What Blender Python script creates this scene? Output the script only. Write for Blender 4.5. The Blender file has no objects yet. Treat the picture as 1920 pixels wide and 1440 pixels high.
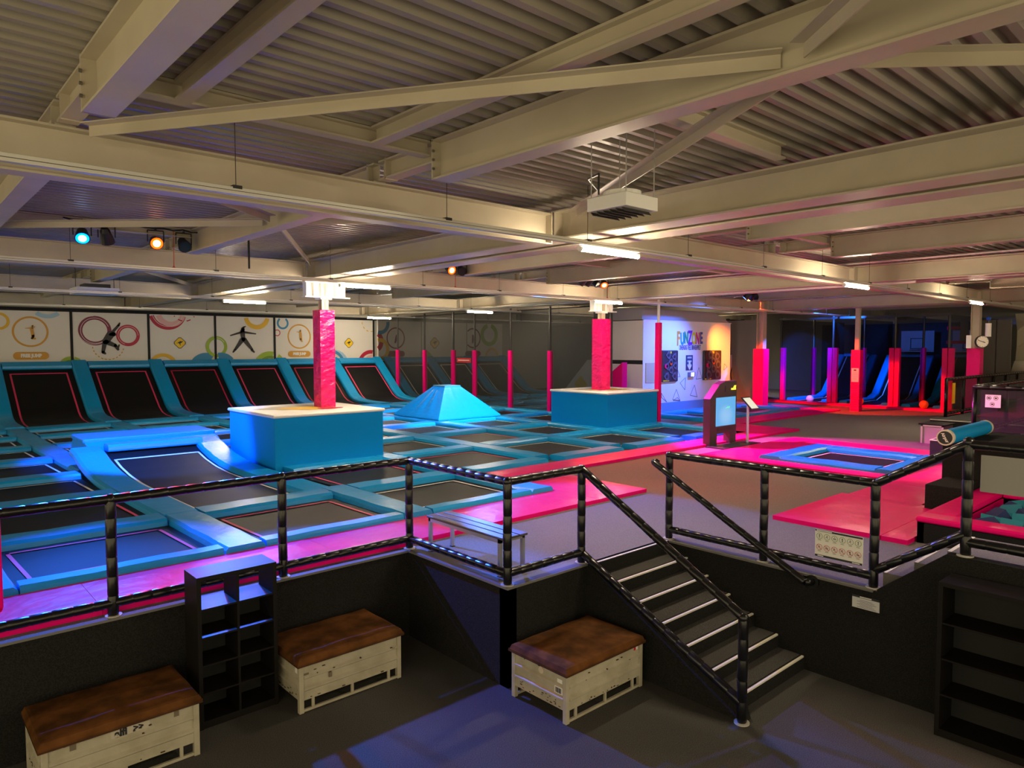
import bpy, math, random
from mathutils import Vector
random.seed(7)
PI = math.pi
# ------------------------------------------------------------------ camera
F = 1320.0; HOR = 650.0
PITCH = math.atan((720 - HOR) / F); YAW = math.radians(42.1)
H = 1.113; CZ = H + 2.60          # upper floor level, eye height
sc = bpy.context.scene; COL = sc.collection
cam_d = bpy.data.cameras.new('camera'); cam = bpy.data.objects.new('camera', cam_d); COL.objects.link(cam)
cam_d.sensor_width = 36; cam_d.lens = F / 1920 * 36; cam_d.clip_end = 200; cam_d.clip_start = 0.05
cam.location = (0, 0, CZ); cam.rotation_euler = (PI / 2 - PITCH, 0, -YAW)
sc.camera = cam
FW = Vector((math.sin(YAW) * math.cos(PITCH), math.cos(YAW) * math.cos(PITCH), -math.sin(PITCH)))
RT = Vector((math.cos(YAW), -math.sin(YAW), 0)); UP = RT.cross(FW); CAM = Vector((0, 0, CZ))
def ray(x, y): return FW + RT * ((x - 960) / F) - UP * ((y - 720) / F)
def at_z(x, y, z): d = ray(x, y); return CAM + d * ((z - CZ) / d.z)
def at_x(x, y, X): d = ray(x, y); return CAM + d * (X / d.x)
def at_y(x, y, Y): d = ray(x, y); return CAM + d * (Y / d.y)

# ------------------------------------------------------------------ materials
MATS = {}
def mat(name, col, rough=0.5, metal=0.0, noise=0.0, nscale=20, bump=0.0, bscale=30, col2=None, emit=0.0, coat=0.0, stretch=None, spec=None, ramp=(0.4, 0.6), bdist=0.02):
    if name in MATS: return MATS[name]
    m = bpy.data.materials.new(name); m.use_nodes = True
    nt = m.node_tree; b = nt.nodes['Principled BSDF']
    c = (*col, 1)
    b.inputs['Base Color'].default_value = c; b.inputs['Roughness'].default_value = rough; b.inputs['Metallic'].default_value = metal
    if coat: b.inputs['Coat Weight'].default_value = coat; b.inputs['Coat Roughness'].default_value = 0.12
    if spec is not None: b.inputs['Specular IOR Level'].default_value = spec
    tc = None
    def coords():
        nonlocal tc
        if tc is None:
            t = nt.nodes.new('ShaderNodeTexCoord'); mp = nt.nodes.new('ShaderNodeMapping')
            nt.links.new(t.outputs['Object'], mp.inputs['Vector'])
            if stretch: mp.inputs['Scale'].default_value = stretch
            tc = mp
        return tc.outputs['Vector']
    if col2 is not None:
        n = nt.nodes.new('ShaderNodeTexNoise'); n.inputs['Scale'].default_value = nscale; n.inputs['Detail'].default_value = 6
        nt.links.new(coords(), n.inputs['Vector'])
        r = nt.nodes.new('ShaderNodeValToRGB'); r.color_ramp.elements[0].color = c; r.color_ramp.elements[1].color = (*col2, 1)
        r.color_ramp.elements[0].position = ramp[0]; r.color_ramp.elements[1].position = ramp[1]
        nt.links.new(n.outputs['Fac'], r.inputs['Fac']); nt.links.new(r.outputs['Color'], b.inputs['Base Color'])
    if bump:
        n = nt.nodes.new('ShaderNodeTexNoise'); n.inputs['Scale'].default_value = bscale; n.inputs['Detail'].default_value = 3
        nt.links.new(coords(), n.inputs['Vector'])
        bp = nt.nodes.new('ShaderNodeBump'); bp.inputs['Strength'].default_value = bump; bp.inputs['Distance'].default_value = bdist
        nt.links.new(n.outputs['Fac'], bp.inputs['Height']); nt.links.new(bp.outputs['Normal'], b.inputs['Normal'])
    if emit: b.inputs['Emission Color'].default_value = c; b.inputs['Emission Strength'].default_value = emit
    MATS[name] = m; return m
def net_mat(name, col, alpha):
    m = bpy.data.materials.new(name); m.use_nodes = True; nt = m.node_tree
    b = nt.nodes['Principled BSDF']; b.inputs['Base Color'].default_value = (*col, 1); b.inputs['Roughness'].default_value = 0.7
    b.inputs['Alpha'].default_value = alpha; return m
VB = mat('vinyl_blue', (0.004, 0.31, 0.70), 0.34, spec=0.5, bump=0.30, bscale=5, stretch=(1, 1, 2), bdist=0.03)
VBS = mat('vinyl_blue_smooth', (0.0, 0.29, 0.72), 0.6, spec=0.10)
VP = mat('vinyl_pink', (0.80, 0.0, 0.17), 0.36, spec=0.16, bump=0.38, bscale=3.0, bdist=0.05)
VPC = mat('vinyl_pink_creased', (0.80, 0.0, 0.15), 0.30, spec=0.5, bump=1.0, bscale=4.5, stretch=(1, 1, 1.6), bdist=0.10)
BED = mat('jump_bed_mesh', (0.010, 0.0095, 0.0095), 0.5, spec=0.18, bump=0.15, bscale=260)
LW = mat('line_white', (0.80, 0.76, 0.72), 0.6); LP = mat('line_pink', (0.75, 0.05, 0.16), 0.6)
WHT = mat('white_vinyl', (0.82, 0.80, 0.76), 0.45, bump=0.15, bscale=4)
STEEL = mat('beam_paint', (0.52, 0.46, 0.35), 0.42, bump=0.04, bscale=8, col2=(0.47, 0.41, 0.31), nscale=1.5)
DECK = mat('roof_deck', (0.36, 0.32, 0.265), 0.42, col2=(0.31, 0.275, 0.23), nscale=1.2)
CARP = mat('carpet_grey', (0.038, 0.036, 0.034), 0.95, spec=0.15, col2=(0.10, 0.096, 0.09), nscale=140, bump=0.5, bscale=220, ramp=(0.38, 0.66))
CARPU = mat('carpet_upper', (0.13, 0.115, 0.108), 0.95, col2=(0.22, 0.20, 0.19), nscale=120, bump=0.4, bscale=220, ramp=(0.35, 0.65))
CARPB = mat('carpet_black', (0.009, 0.0088, 0.009), 0.95, spec=0.2, col2=(0.019, 0.0185, 0.019), nscale=90, bump=0.4, bscale=160)
BLK = mat('black_satin', (0.012, 0.012, 0.013), 0.4)
BLKM = mat('black_matte', (0.010, 0.010, 0.011), 0.8)
TUBE = mat('rail_vinyl', (0.005, 0.005, 0.006), 0.28, bump=0.12, bscale=14, bdist=0.02)
TIE = mat('cable_tie', (0.004, 0.004, 0.004), 0.35)
LAM = mat('black_laminate', (0.009, 0.0075, 0.007), 0.5, spec=0.15, bump=0.05, bscale=40)
GALV = mat('galvanised', (0.55, 0.55, 0.54), 0.35, 0.8)
ALU = mat('nosing_aluminium', (0.78, 0.74, 0.64), 0.45, 0.1)
WHM = mat('white_metal', (0.78, 0.77, 0.74), 0.4)
CRATE = mat('cream_crate', (0.44, 0.40, 0.31), 0.6, col2=(0.37, 0.335, 0.25), nscale=5, bump=0.1, bscale=25)
RUST = mat('rust_chip', (0.05, 0.025, 0.012), 0.9)
LEATH = mat('worn_leather', (0.055, 0.022, 0.006), 0.75, spec=0.08, col2=(0.15, 0.058, 0.016), nscale=4.5, bump=0.12, bscale=30, ramp=(0.36, 0.68))
LEATHD = mat('leather_seam', (0.03, 0.012, 0.008), 0.6)
PAPER = mat('paper', (0.8, 0.78, 0.74), 0.6)
POST = mat('poster_white', (0.74, 0.70, 0.65), 0.55)
ORG = mat('print_orange', (0.62, 0.30, 0.03), 0.55); BUR = mat('print_burgundy', (0.21, 0.02, 0.06), 0.55)
REDP = mat('print_red', (0.48, 0.015, 0.05), 0.55); PNK = mat('print_pale_pink', (0.72, 0.42, 0.42), 0.55)
YEL = mat('print_yellow', (0.75, 0.45, 0.03), 0.55); GRN = mat('print_green', (0.30, 0.45, 0.03), 0.55); GRND = mat('print_dark_green', (0.13, 0.26, 0.02), 0.55)
BLU = mat('print_blue', (0.03, 0.24, 0.48), 0.55); LBL = mat('print_light_blue', (0.35, 0.55, 0.72), 0.55)
SIL = mat('print_charcoal', (0.035, 0.03, 0.03), 0.6); PUR = mat('print_purple', (0.14, 0.03, 0.24), 0.55); INK = mat('print_ink', (0.02, 0.02, 0.025), 0.5)
SIGNY = mat('sign_yellow', (0.85, 0.55, 0.0), 0.5); LINEG = mat('triangle_outline', (0.16, 0.14, 0.18), 0.6)
REDM = mat('red_paint', (0.6, 0.01, 0.015), 0.45)
LAMP = mat('tube_glow', (1.0, 0.82, 0.56), 0.5, emit=95)
LAMPS = mat('tube_glow_back', (1.0, 0.82, 0.56), 0.5, emit=9)
TRK = mat('trunking', (0.62, 0.60, 0.55), 0.35, 0.25)
SPOTB = mat('spot_body', (0.012, 0.012, 0.014), 0.45)
GB = mat('lens_blue', (0.0, 0.12, 1.0), 0.3, emit=1.6); GR = mat('lens_red', (1.0, 0.04, 0.0), 0.3, emit=1.6); GBC = mat('lens_core_blue', (0.45, 0.75, 1.0), 0.3, emit=3); GRC = mat('lens_core_red', (1.0, 0.6, 0.2), 0.3, emit=3); GOFF = mat('lens_off', (0.03, 0.03, 0.04), 0.1)
NET = net_mat('fine_net', (0.03, 0.029, 0.026), 0.64)
NETD = net_mat('dense_net', (0.010, 0.010, 0.011), 0.74)
FOAM1 = mat('foam_navy', (0.02, 0.035, 0.13), 0.9); FOAM2 = mat('foam_teal', (0.02, 0.22, 0.30), 0.9)
BALLO = mat('ball_orange', (0.8, 0.16, 0.01), 0.6); BALLP = mat('ball_pink', (0.8, 0.4, 0.5), 0.6)

# ------------------------------------------------------------------ mesh builder
class MB:
    def __init__(s): s.v = []; s.f = []
    def add(s, vs, fs):
        o = len(s.v); s.v += [tuple(v) for v in vs]; s.f += [tuple(o + i for i in f) for f in fs]; return s
    def hexa(s, p): return s.add(p, [(0, 3, 2, 1), (4, 5, 6, 7), (0, 1, 5, 4), (1, 2, 6, 5), (2, 3, 7, 6), (3, 0, 4, 7)])
    def box(s, x0, y0, z0, x1, y1, z1):
        x0, x1 = min(x0, x1), max(x0, x1); y0, y1 = min(y0, y1), max(y0, y1); z0, z1 = min(z0, z1), max(z0, z1)
        return s.hexa([(x0, y0, z0), (x1, y0, z0), (x1, y1, z0), (x0, y1, z0), (x0, y0, z1), (x1, y0, z1), (x1, y1, z1), (x0, y1, z1)])
    def sweep(s, path, prof, closed=False, up=Vector((0, 0, 1)), side=None):
        # prof: list of (side offset, up offset); rings along path
        path = [Vector(p) for p in path]; n = len(prof); vs = []
        for i, p in enumerate(path):
            a = path[max(i - 1, 0)]; b = path[min(i + 1, len(path) - 1)]; t = (b - a).normalized()
            sd = Vector(side) if side is not None else t.cross(up).normalized()
            u = sd.cross(t).normalized()
            for (a1, b1) in prof: vs.append(p + sd * a1 + u * b1)
        fs = []
        for i in range(len(path) - 1):
            for j in range(n):
                k = (j + 1) % n; fs.append((i * n + j, i * n + k, (i + 1) * n + k, (i + 1) * n + j))
        fs.append(tuple(range(n - 1, -1, -1))); fs.append(tuple((len(path) - 1) * n + j for j in range(n)))
        return s.add(vs, fs)
    def tube(s, p0, p1, r, n=10, r1=None):
        p0, p1 = Vector(p0), Vector(p1); t = (p1 - p0).normalized()
        up = Vector((0, 0, 1)) if abs(t.z) < 0.95 else Vector((1, 0, 0))
        a = t.cross(up).normalized(); b = a.cross(t); r1 = r if r1 is None else r1; vs = []
        for p, rr in ((p0, r), (p1, r1)):
            for j in range(n): vs.append(p + (a * math.cos(2 * PI * j / n) + b * math.sin(2 * PI * j / n)) * rr)
        fs = [(j, (j + 1) % n, n + (j + 1) % n, n + j) for j in range(n)]
        return s.add(vs, fs + [tuple(range(n - 1, -1, -1)), tuple(range(n, 2 * n))])
    def path(s, pts, r, n=8):
        for a, b in zip(pts, pts[1:]): s.tube(a, b, r, n)
        for p in pts[1:-1]: s.ball(p, r, 6, 8)
        return s
    def ball(s, c, r, a=8, b=12):
        c = Vector(c); vs = []; fs = []
        for i in range(a + 1):
            th = PI * i / a
            for j in range(b): vs.append(c + Vector((math.sin(th) * math.cos(2 * PI * j / b), math.sin(th) * math.sin(2 * PI * j / b), math.cos(th))) * r)
        for i in range(a):
            for j in range(b): k = (j + 1) % b; fs.append((i * b + j, (i + 1) * b + j, (i + 1) * b + k, i * b + k))
        return s.add(vs, fs)
    def ibeam(s, p0, p1, z0, z1, w, tf=0.02, tw=0.012):
        # axis horizontal p0->p1 (x,y), between z0 and z1
        a = Vector((p0[0], p0[1], 0)); b = Vector((p1[0], p1[1], 0)); t = (b - a).normalized(); n = Vector((-t.y, t.x, 0))
        for (hw, za, zb) in ((w / 2, z0, z0 + tf), (w / 2, z1 - tf, z1), (tw / 2, z0 + tf, z1 - tf)):
            q = [a - n * hw, b - n * hw, b + n * hw, a + n * hw]
            s.hexa([(p.x, p.y, za) for p in q] + [(p.x, p.y, zb) for p in q])
        return s
    def prism(s, pts, d):
        d = Vector(d); n = len(pts); pts = [Vector(p) for p in pts]
        vs = pts + [p + d for p in pts]
        return s.add(vs, [tuple(range(n - 1, -1, -1)), tuple(range(n, 2 * n))] + [(i, (i + 1) % n, n + (i + 1) % n, n + i) for i in range(n)])
    def grid(s, fn, nu, nv):
        vs = [fn(i / nu, j / nv) for j in range(nv + 1) for i in range(nu + 1)]
        return s.add(vs, [(j * (nu + 1) + i, j * (nu + 1) + i + 1, (j + 1) * (nu + 1) + i + 1, (j + 1) * (nu + 1) + i) for j in range(nv) for i in range(nu)])
    def build(s, name, m, parent=None, smooth=False, bevel=0, seg=2):
        off = Vector((0, 0, 0)); q = parent
        while q is not None: off += q.location; q = q.parent
        me = bpy.data.meshes.new(name); me.from_pydata([tuple(Vector(v) - off) for v in s.v], [], s.f); me.update()
        if m: me.materials.append(m)
        if smooth:
            for p in me.polygons: p.use_smooth = True
        o = bpy.data.objects.new(name, me); COL.objects.link(o)
        if parent is not None: o.parent = parent
        if bevel:
            b = o.modifiers.new('bevel', 'BEVEL'); b.width = bevel; b.segments = seg; b.limit_method = 'ANGLE'; b.angle_limit = math.radians(40)
            if seg > 1:
                for p in me.polygons: p.use_smooth = True
                b.harden_normals = True
        return o
def tag(o, label, cat, group=None):
    o['label'] = label; o['category'] = cat
    if group: o['group'] = group
    return o
def thing(name, loc, label, cat, group=None):
    o = bpy.data.objects.new(name, None); o.empty_display_size = 0.1; COL.objects.link(o); o.location = loc
    return tag(o, label, cat, group)
def struct(mb, name, m, **k):
    o = mb.build(name, m, **k); o['kind'] = 'structure'; return o
def text(body, size, loc, rot, m, parent, name='lettering', ext=0.002, align='CENTER', bold=0.0, sx=1.0):
    cu = bpy.data.curves.new(name, 'FONT'); cu.body = body; cu.size = size; cu.extrude = ext; cu.align_x = align; cu.align_y = 'CENTER'; cu.offset = bold
    cu.materials.append(m); o = bpy.data.objects.new(name, cu); COL.objects.link(o)
    off = Vector((0, 0, 0)); q = parent
    while q is not None: off += q.location; q = q.parent
    bpy.context.view_layer.update()
    me = bpy.data.meshes.new_from_object(o.evaluated_get(bpy.context.evaluated_depsgraph_get())); bpy.data.objects.remove(o); me.name = name
    if not me.materials: me.materials.append(m)
    o = bpy.data.objects.new(name, me); COL.objects.link(o)
    o.parent = parent; o.location = Vector(loc) - off; o.rotation_euler = rot; o.scale = (sx, 1, 1)
    return o
ORD = ['first', 'second', 'third', 'fourth', 'fifth', 'sixth', 'seventh', 'eighth', 'ninth', 'tenth']
def clamp(x): return max(0.0, min(1.0, x))

# ------------------------------------------------------------------ building shell
ROOF = 5.86
XW, YW = 41.0, 31.45
struct(MB().box(-4, -6, -0.1, 7.82, 7.5, 0.0), 'floor_lower', CARP)
f = MB()
f.box(-6, 7.50, 0.9, XW, 33, H); f.box(5.0, 5.60, 0.9, 6.36, 7.50, H); f.box(6.36, 5.57, 0.9, 7.85, 7.50, H); f.box(7.85, -6, 0.9, XW, 7.50, H)
struct(f, 'floor_upper', CARPU)
# black carpeted retaining walls of the sunken entrance
struct(MB().box(-6, 7.47, 0.0, 4.97, 7.62, H - 0.012), 'wall_platform_left', CARPB)
struct(MB().box(4.97, 5.57, 0.0, 5.1, 7.62, H - 0.012), 'wall_platform_corner', CARPB)
struct(MB().box(4.97, 5.57, 0.0, 6.34, 5.7, H - 0.012), 'wall_platform_front', CARPB)
w = MB().box(7.82, 2.86, 0.0, 7.95, 5.60, H - 0.012)
w.prism([(7.82, 2.86, 0), (7.82, 2.86, H + 0.02), (7.82, 2.22, 1.653), (7.82, -6, 1.653), (7.82, -6, 0)], (0.13, 0, 0))
struct(w, 'wall_platform_right', CARPB)
# aluminium edge trim round the platform rim
e = MB(); 
e.box(-6, 7.455, H - 0.02, 4.95, 7.505, H + 0.005); e.box(4.955, 5.555, H - 0.02, 5.005, 7.505, H + 0.005); e.box(5.005, 5.555, H - 0.02, 6.34, 5.605, H + 0.005); e.box(7.805, 2.9, H - 0.02, 7.855, 5.55, H + 0.005)
struct(e, 'trim_1', mat('trim_alu', (0.16, 0.155, 0.15), 0.85, spec=0.1))
e = MB().box(4.995, 5.6, H, 5.14, 7.4, H + 0.004); e.box(5.14, 5.6, H, 6.3, 5.74, H + 0.004); e.box(7.85, 2.95, H, 7.97, 5.5, H + 0.004)
struct(e, 'trim_2', mat('rim_carpet', (0.16, 0.16, 0.17), 0.9))
# roof deck : trapezoid ribs running along x
vs = []; fs = []; y = -7.0
prof = []
while y < 33.2:
    prof += [(y, ROOF + 0.085), (y + 0.075, ROOF + 0.085), (y + 0.105, ROOF), (y + 0.17, ROOF)]; y += 0.2
for (yy, zz) in prof: vs += [(-8, yy, zz), (XW + 1, yy, zz)]
for i in range(len(prof) - 1): fs.append((2 * i, 2 * i + 2, 2 * i + 3, 2 * i + 1))
struct(MB().add(vs, fs), 'ceiling', DECK)
def beam(name, mb): return struct(mb, name, STEEL)
# primary double beams (along y) and secondary beams (along x)
for X0 in (-3.1, 7.3, 17.7, 28.1):
    b = MB()
    for dx in (0.2, 0.83):
        b.ibeam((X0 + dx, -6), (X0 + dx, 31.3), 5.25, 5.66, 0.40)
    yy = -0.6
    while yy < 31: 
        b.box(X0 + 0.02, yy - 0.008, 5.27, X0 + 0.19, yy + 0.008, 5.64); yy += 7.8
    beam('ceiling_beam_primary', b)
for Y0 in (-0.6, 7.2, 15.0, 22.8, 30.6):
    b = MB()
    for (xa, xb) in ((-2.7, 7.27), (8.35, 17.67), (18.75, 28.07), (29.15, XW)):
        b.ibeam((xa, Y0 + 0.1), (xb, Y0 + 0.1), 5.18, 5.62, 0.22)
        b.box(xb - 0.02, Y0 - 0.02, 5.18, xb, Y0 + 0.22, 5.64)
    beam('ceiling_beam_secondary', b)
# roof joists with notched bolted ends
BOLT = mat('bolt_steel', (0.2, 0.19, 0.16), 0.4, 0.6)
def joist(X, ya, yb):
    b = MB()
    b.ibeam((X, ya), (X, ya + 1.09), 5.63, ROOF - 0.01, 0.16); b.ibeam((X, yb - 1.09), (X, yb), 5.63, ROOF - 0.01, 0.16)
    b.ibeam((X, ya + 1.1), (X, yb - 1.1), 5.44, ROOF - 0.01, 0.22)
    for yy in (ya + 1.1, yb - 1.1): b.box(X - 0.11, yy - 0.012, 5.44, X + 0.11, yy + 0.012, ROOF)
    for yy in (ya + 0.15, yb - 0.15): b.box(X - 0.08, yy - 0.01, 5.62, X + 0.08, yy + 0.01, ROOF)
    o = beam('ceiling_joist', b)
    n = MB()
    for yy in (ya + 1.07, yb - 1.13):
        for k in range(3): n.tube((X - 0.125, yy, 5.55 + k * 0.09), (X - 0.105, yy, 5.55 + k * 0.09), 0.014, 6)
    n.build('bolt', BOLT, o)
for (ya, yb) in ((-0.6, 7.15), (7.25, 14.95), (15.05, 22.75), (22.85, 30.5)):
    for X in (1.30, 4.46, 10.75, 13.9, 21.2, 24.6, 31.6, 35.0):
        joist(X, ya, yb)
def header(xa, xb, y):
    beam('ceiling_header', MB().ibeam((xa, y), (xb, y), 5.69, ROOF - 0.01, 0.12))
def trimmer(X, ya, yb):
    beam('ceiling_trimmer', MB().ibeam((X, ya), (X, yb), 5.69, ROOF - 0.005, 0.13))
header(1.42, 4.36, 6.15); trimmer(1.92, 2.2, 6.09); trimmer(3.72, 1.2, 6.09); header(4.57, 7.2, 3.72); header(10.9, 13.8, 6.15); header(4.57, 7.2, 20.6)
header(13.95, 17.6, 10.4); header(10.9, 13.8, 11.6); header(1.42, 4.36, 13.6)
def brace(p0, p1, z=5.58):
    a = Vector((p0[0], p0[1], z)); b = Vector((p1[0], p1[1], z))
    m = MB().sweep([a, b], [(-0.05, -0.06), (-0.04, -0.06), (-0.04, 0.03), (0.05, 0.03), (0.05, 0.04), (-0.05, 0.04)])
    o = beam('ceiling_brace', m)
    t = (b - a).normalized(); n = Vector((t.y, -t.x, 0)); k = MB()
    for q in (b - t * 0.06, b - t * 0.2): k.tube(q + Vector((0, 0, 0.01)) - n * 0.05, q + Vector((0, 0, 0.01)) - n * 0.075, 0.016, 6)
    k.build('bolt', BOLT, o)
brace((1.40, 7.0), (4.40, 2.28)); brace((7.25, 6.75), (4.57, 2.2)); brace((4.35, 2.15), (2.2, -0.5)); brace((4.57, 2.2), (7.2, -0.4), 5.60)
brace((1.4, 13.3), (4.35, 10.4)); brace((7.25, 14.8), (4.57, 10.4)); brace((1.4, 7.5), (4.35, 10.0)); brace((4.57, 10.0), (7.2, 7.5))
brace((-3, 22.5), (1.2, 18.2)); brace((7.2, 22.5), (4.5, 18.2)); brace((10.8, 15.2), (8.5, 18.5)); brace((18.9, 7.4), (21.1, 10.2))
# end walls
struct(MB().box(-6, 31.5, 0.9, XW, 31.7, ROOF + 0.1), 'wall_back', mat('wall_paint', (0.42, 0.40, 0.37), 0.7))
struct(MB().box(XW, -6, 0.9, XW + 0.2, 33, ROOF + 0.1), 'wall_right', mat('wall_far', (0.30, 0.29, 0.26), 0.7))

# ------------------------------------------------------------------ steel columns
def column(X, Y, z0, zp0, zp1, w, padname, padlabel, capz=5.25, padm=VPC, sw=0.17):
    b = MB(); s = sw / 2
    b.box(X - s, Y - s, z0, X + s, Y - s + 0.014, capz); b.box(X - s, Y + s - 0.014, z0, X + s, Y + s, capz); b.box(X - 0.006, Y - s, z0, X + 0.006, Y + s, capz)
    o = struct(b, 'column', STEEL)
    p = MB(); h = w / 2; nz = 14; nr = 5
    # padded sleeve with softly bulging sides
    ring = []
    for (sx, sy) in ((-1, -1), (1, -1), (1, 1), (-1, 1)):
        for k in range(nr):
            t = k / nr; nx, ny = {(-1, -1): (1, 0), (1, -1): (0, 1), (1, 1): (-1, 0), (-1, 1): (0, -1)}[(sx, sy)]
            ring.append((sx * h + nx * w * t, sy * h + ny * w * t))
    vs = []
    for i in range(nz + 1):
        zz = zp0 + (zp1 - zp0) * i / nz
        for k, (a, c) in enumerate(ring):
            j = (random.random() - 0.5) * 0.010
            vs.append((X + a * (1 + j), Y + c * (1 + j), zz))
    n = len(ring); fs = [(i * n + j, i * n + (j + 1) % n, (i + 1) * n + (j + 1) % n, (i + 1) * n + j) for i in range(nz) for j in range(n)]
    fs += [tuple(range(n - 1, -1, -1)), tuple(nz * n + j for j in range(n))]
    q = MB().add(vs, fs).build('column_pad', padm); tag(q, padlabel, 'padding')
    return o, q
BZ = 2.32   # top of the jump boxes
c1, p1 = column(7.70, 15.0, BZ - 0.01, BZ, 4.55, 0.36, 'p', 'pink padded sleeve round steel column on the nearer blue box')
c2, p2 = column(17.45, 15.0, BZ - 0.01, BZ, 4.60, 0.42, 'p', 'pink padded sleeve round steel column on the farther blue box')
column(28.35, 15.35, H, 1.12, 3.62, 0.47, 'p', 'red and purple lit padded column with yellow notice beside white FunZone wall', padm=VP, sw=0.30)
column(28.25, 7.35, H, 1.12, 3.66, 0.40, 'p', 'pink padded column with round clock standing on top', padm=VP, sw=0.26)
# thin red padded post with rope sleeve
b = MB().box(29.24, 11.64, H, 29.40, 11.80, 5.25); struct(b, 'column', STEEL)
rp = MB()
for i in range(26):
    z = H + i * 0.095; g = 0.17 if (i < 14) else 0.172; rp.box(29.32 - g, 11.72 - g, z, 29.32 + g, 11.72 + g, z + (0.088 if i < 14 else 0.095))
rpo = rp.build('column_pad', VP); tag(rpo, 'red padded post with ribbed lower half and white notice', 'padding')
n = MB(); n.box(29.14, 11.58, 2.30, 29.147, 11.86, 2.85); nn = n.build('notice', PAPER, rpo)
n = MB()
for k in range(7): n.box(29.134, 11.62, 2.38 + k * 0.05, 29.138, 11.82, 2.39 + k * 0.05)
n.box(29.134, 11.67, 2.74, 29.138, 11.77, 2.8); n.build('print', INK, rpo)
# column heads : stiffened spreader brackets
def colhead(X, Y):
    b = MB()
    b.box(X - 0.50, Y - 0.12, 4.83, X + 0.62, Y + 0.12, 4.86); b.box(X - 0.48, Y - 0.09, 5.16, X + 0.60, Y + 0.09, 5.19)
    for k in range(6): b.box(X - 0.46 + k * 0.18, Y - 0.09, 4.86, X - 0.445 + k * 0.18, Y + 0.09, 5.16)
    b.box(X - 0.46, Y - 0.006, 4.86, X + 0.56, Y + 0.006, 5.16)
    for dx in (-0.2, 0.43): b.box(X + dx - 0.12, Y - 0.1, 5.19, X + dx + 0.12, Y + 0.1, 5.25)
    b.box(X - 0.14, Y - 0.14, 4.79, X + 0.14, Y + 0.14, 4.83)
    struct(b, 'column_head', WHM)
colhead(7.70, 15.0); colhead(17.45, 15.0)

# ------------------------------------------------------------------ trampolines
PADH = 0.14
def G(X, Y):   # floor plan of the court (the far left rows lie a little skewed)
    k = clamp((9 - X) / 6)
    return X - 0.34 * k * clamp((Y - 9) / 12), Y - 0.42 * k * clamp((Y - 9) / 7)
ROWS = [8.78, 11.1, 13.72, 16.32, 18.9, 21.35, 23.75, 25.75]
COLS = [0.75 + 2.6 * i for i in range(8)]
PP = [(-0.25, 0), (0.25, 0), (0.26, 0.03), (0.25, 0.10), (0.21, PADH), (-0.21, PADH), (-0.25, 0.10), (-0.26, 0.03)]
def padprof(w): return [(a * w / 0.5, b) for a, b in PP]
def pad(name, pts, parent, w=0.5, m=None, z=H):
    path = [Vector((p[0], p[1], (p[2] if len(p) > 2 else z))) for p in pts]
    # soft sag along the pad
    out = []
    for a, b in zip(path, path[1:]):
        n = max(1, int((b - a).length / 0.3))
        for i in range(n): out.append(a.lerp(b, i / n) + Vector((0, 0, 0.006 * math.sin(i * 1.9 + a.x))))
    out.append(path[-1])
    return MB().sweep(out, padprof(w)).build(name, m or VB, parent, bevel=0)
def line_loop(corners, w, parent, m, dz=0.006):
    mb = MB(); n = len(corners)
    for i in range(n):
        a = Vector(corners[i]); b = Vector(corners[(i + 1) % n]); t = (b - a).normalized()
        s = Vector((t.y, -t.x, 0)); 
        if s.length < 0.01: s = Vector((1, 0, 0))
        s = s.normalized() * w / 2; a = a - t * w / 2; b = b + t * w / 2; u = Vector((0, 0, dz))
        mb.add([a - s + u, b - s + u, b + s + u, a + s + u], [(0, 1, 2, 3)])
    return mb.build('boundary_line', m, parent)
PINKLINE = {(0, 0), (0, 1), (1, 2), (1, 3), (2, 4), (4, 6), (5, 6), (5, 5), (1, 0)}
BUSY = {(1, 1), (2, 1), (3, 1), (2, 2), (2, 6), (4, 5)}
def tramp(r, c):
    x0, x1 = COLS[c], COLS[c + 1]; y0, y1 = ROWS[r], ROWS[r + 1]
    A, B, Cc, D = [Vector((*G(*p), H)) for p in ((x0, y0), (x1, y0), (x1, y1), (x0, y1))]
    cen = (A + B + Cc + D) / 4; z = H + 0.035
    pk = (r, c) in PINKLINE
    lab = 'blue padded trampoline with %s line, %s row behind the pink mats, %s from the left' % ('pink' if pk else 'white', ORD[r], ORD[c])
    t = thing('trampoline', (cen.x, cen.y, H), lab, 'trampoline', 'floor trampolines of the main court')
    ins = 0.262
    def inset(p, d):
        q = cen - p; return Vector((p.x + math.copysign(d, q.x), p.y + math.copysign(d, q.y), z))
    q = [inset(p, ins) for p in (A, B, Cc, D)]
    def sag(u, v):
        p = q[0].lerp(q[1], u).lerp(q[3].lerp(q[2], u), v); p.z -= 0.02 * math.sin(PI * u) * math.sin(PI * v); return p
    MB().grid(sag, 8, 8).build('jump_bed', BED, t, smooth=True)
    lq = [inset(p, 0.43) for p in (A, B, Cc, D)]
    line_loop([(p.x, p.y, z + 0.002) for p in lq], 0.045, t, LP if pk else LW)
    zt = H - 0.0
    # back pad and right pad belong to this bed (and the front/left ones on the outer rim)
    e = 0.265
    pad('edge_pad', [D + (Cc - D).normalized() * e, Cc - (Cc - D).normalized() * e], t)
    if (r, c) not in ((1, 0), (2, 0)):
        q0 = B + Vector((0, 0.26 if r else -0.12, 0)); q1 = Cc + Vector((0, 0.255, 0))
        if c == 6: q0.x -= 0.09; q1.x -= 0.09; pad('edge_pad', [q0, q1], t, w=0.36)
        else: pad('edge_pad', [q0, q1], t)
    if r == 0: pad('edge_pad', [A + (B - A).normalized() * e + Vector((0, 0.0, 0)), B - (B - A).normalized() * e], t, w=0.24)
    if c == 0: pad('edge_pad', [A + Vector((0, 0.26 if r else -0.12, 0)), D + Vector((0, 0.255, 0))], t)
    if r == 1 and c > 2: pad('edge_pad', [A + (B - A).normalized() * e, B - (B - A).normalized() * e], t)
    return t
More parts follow.
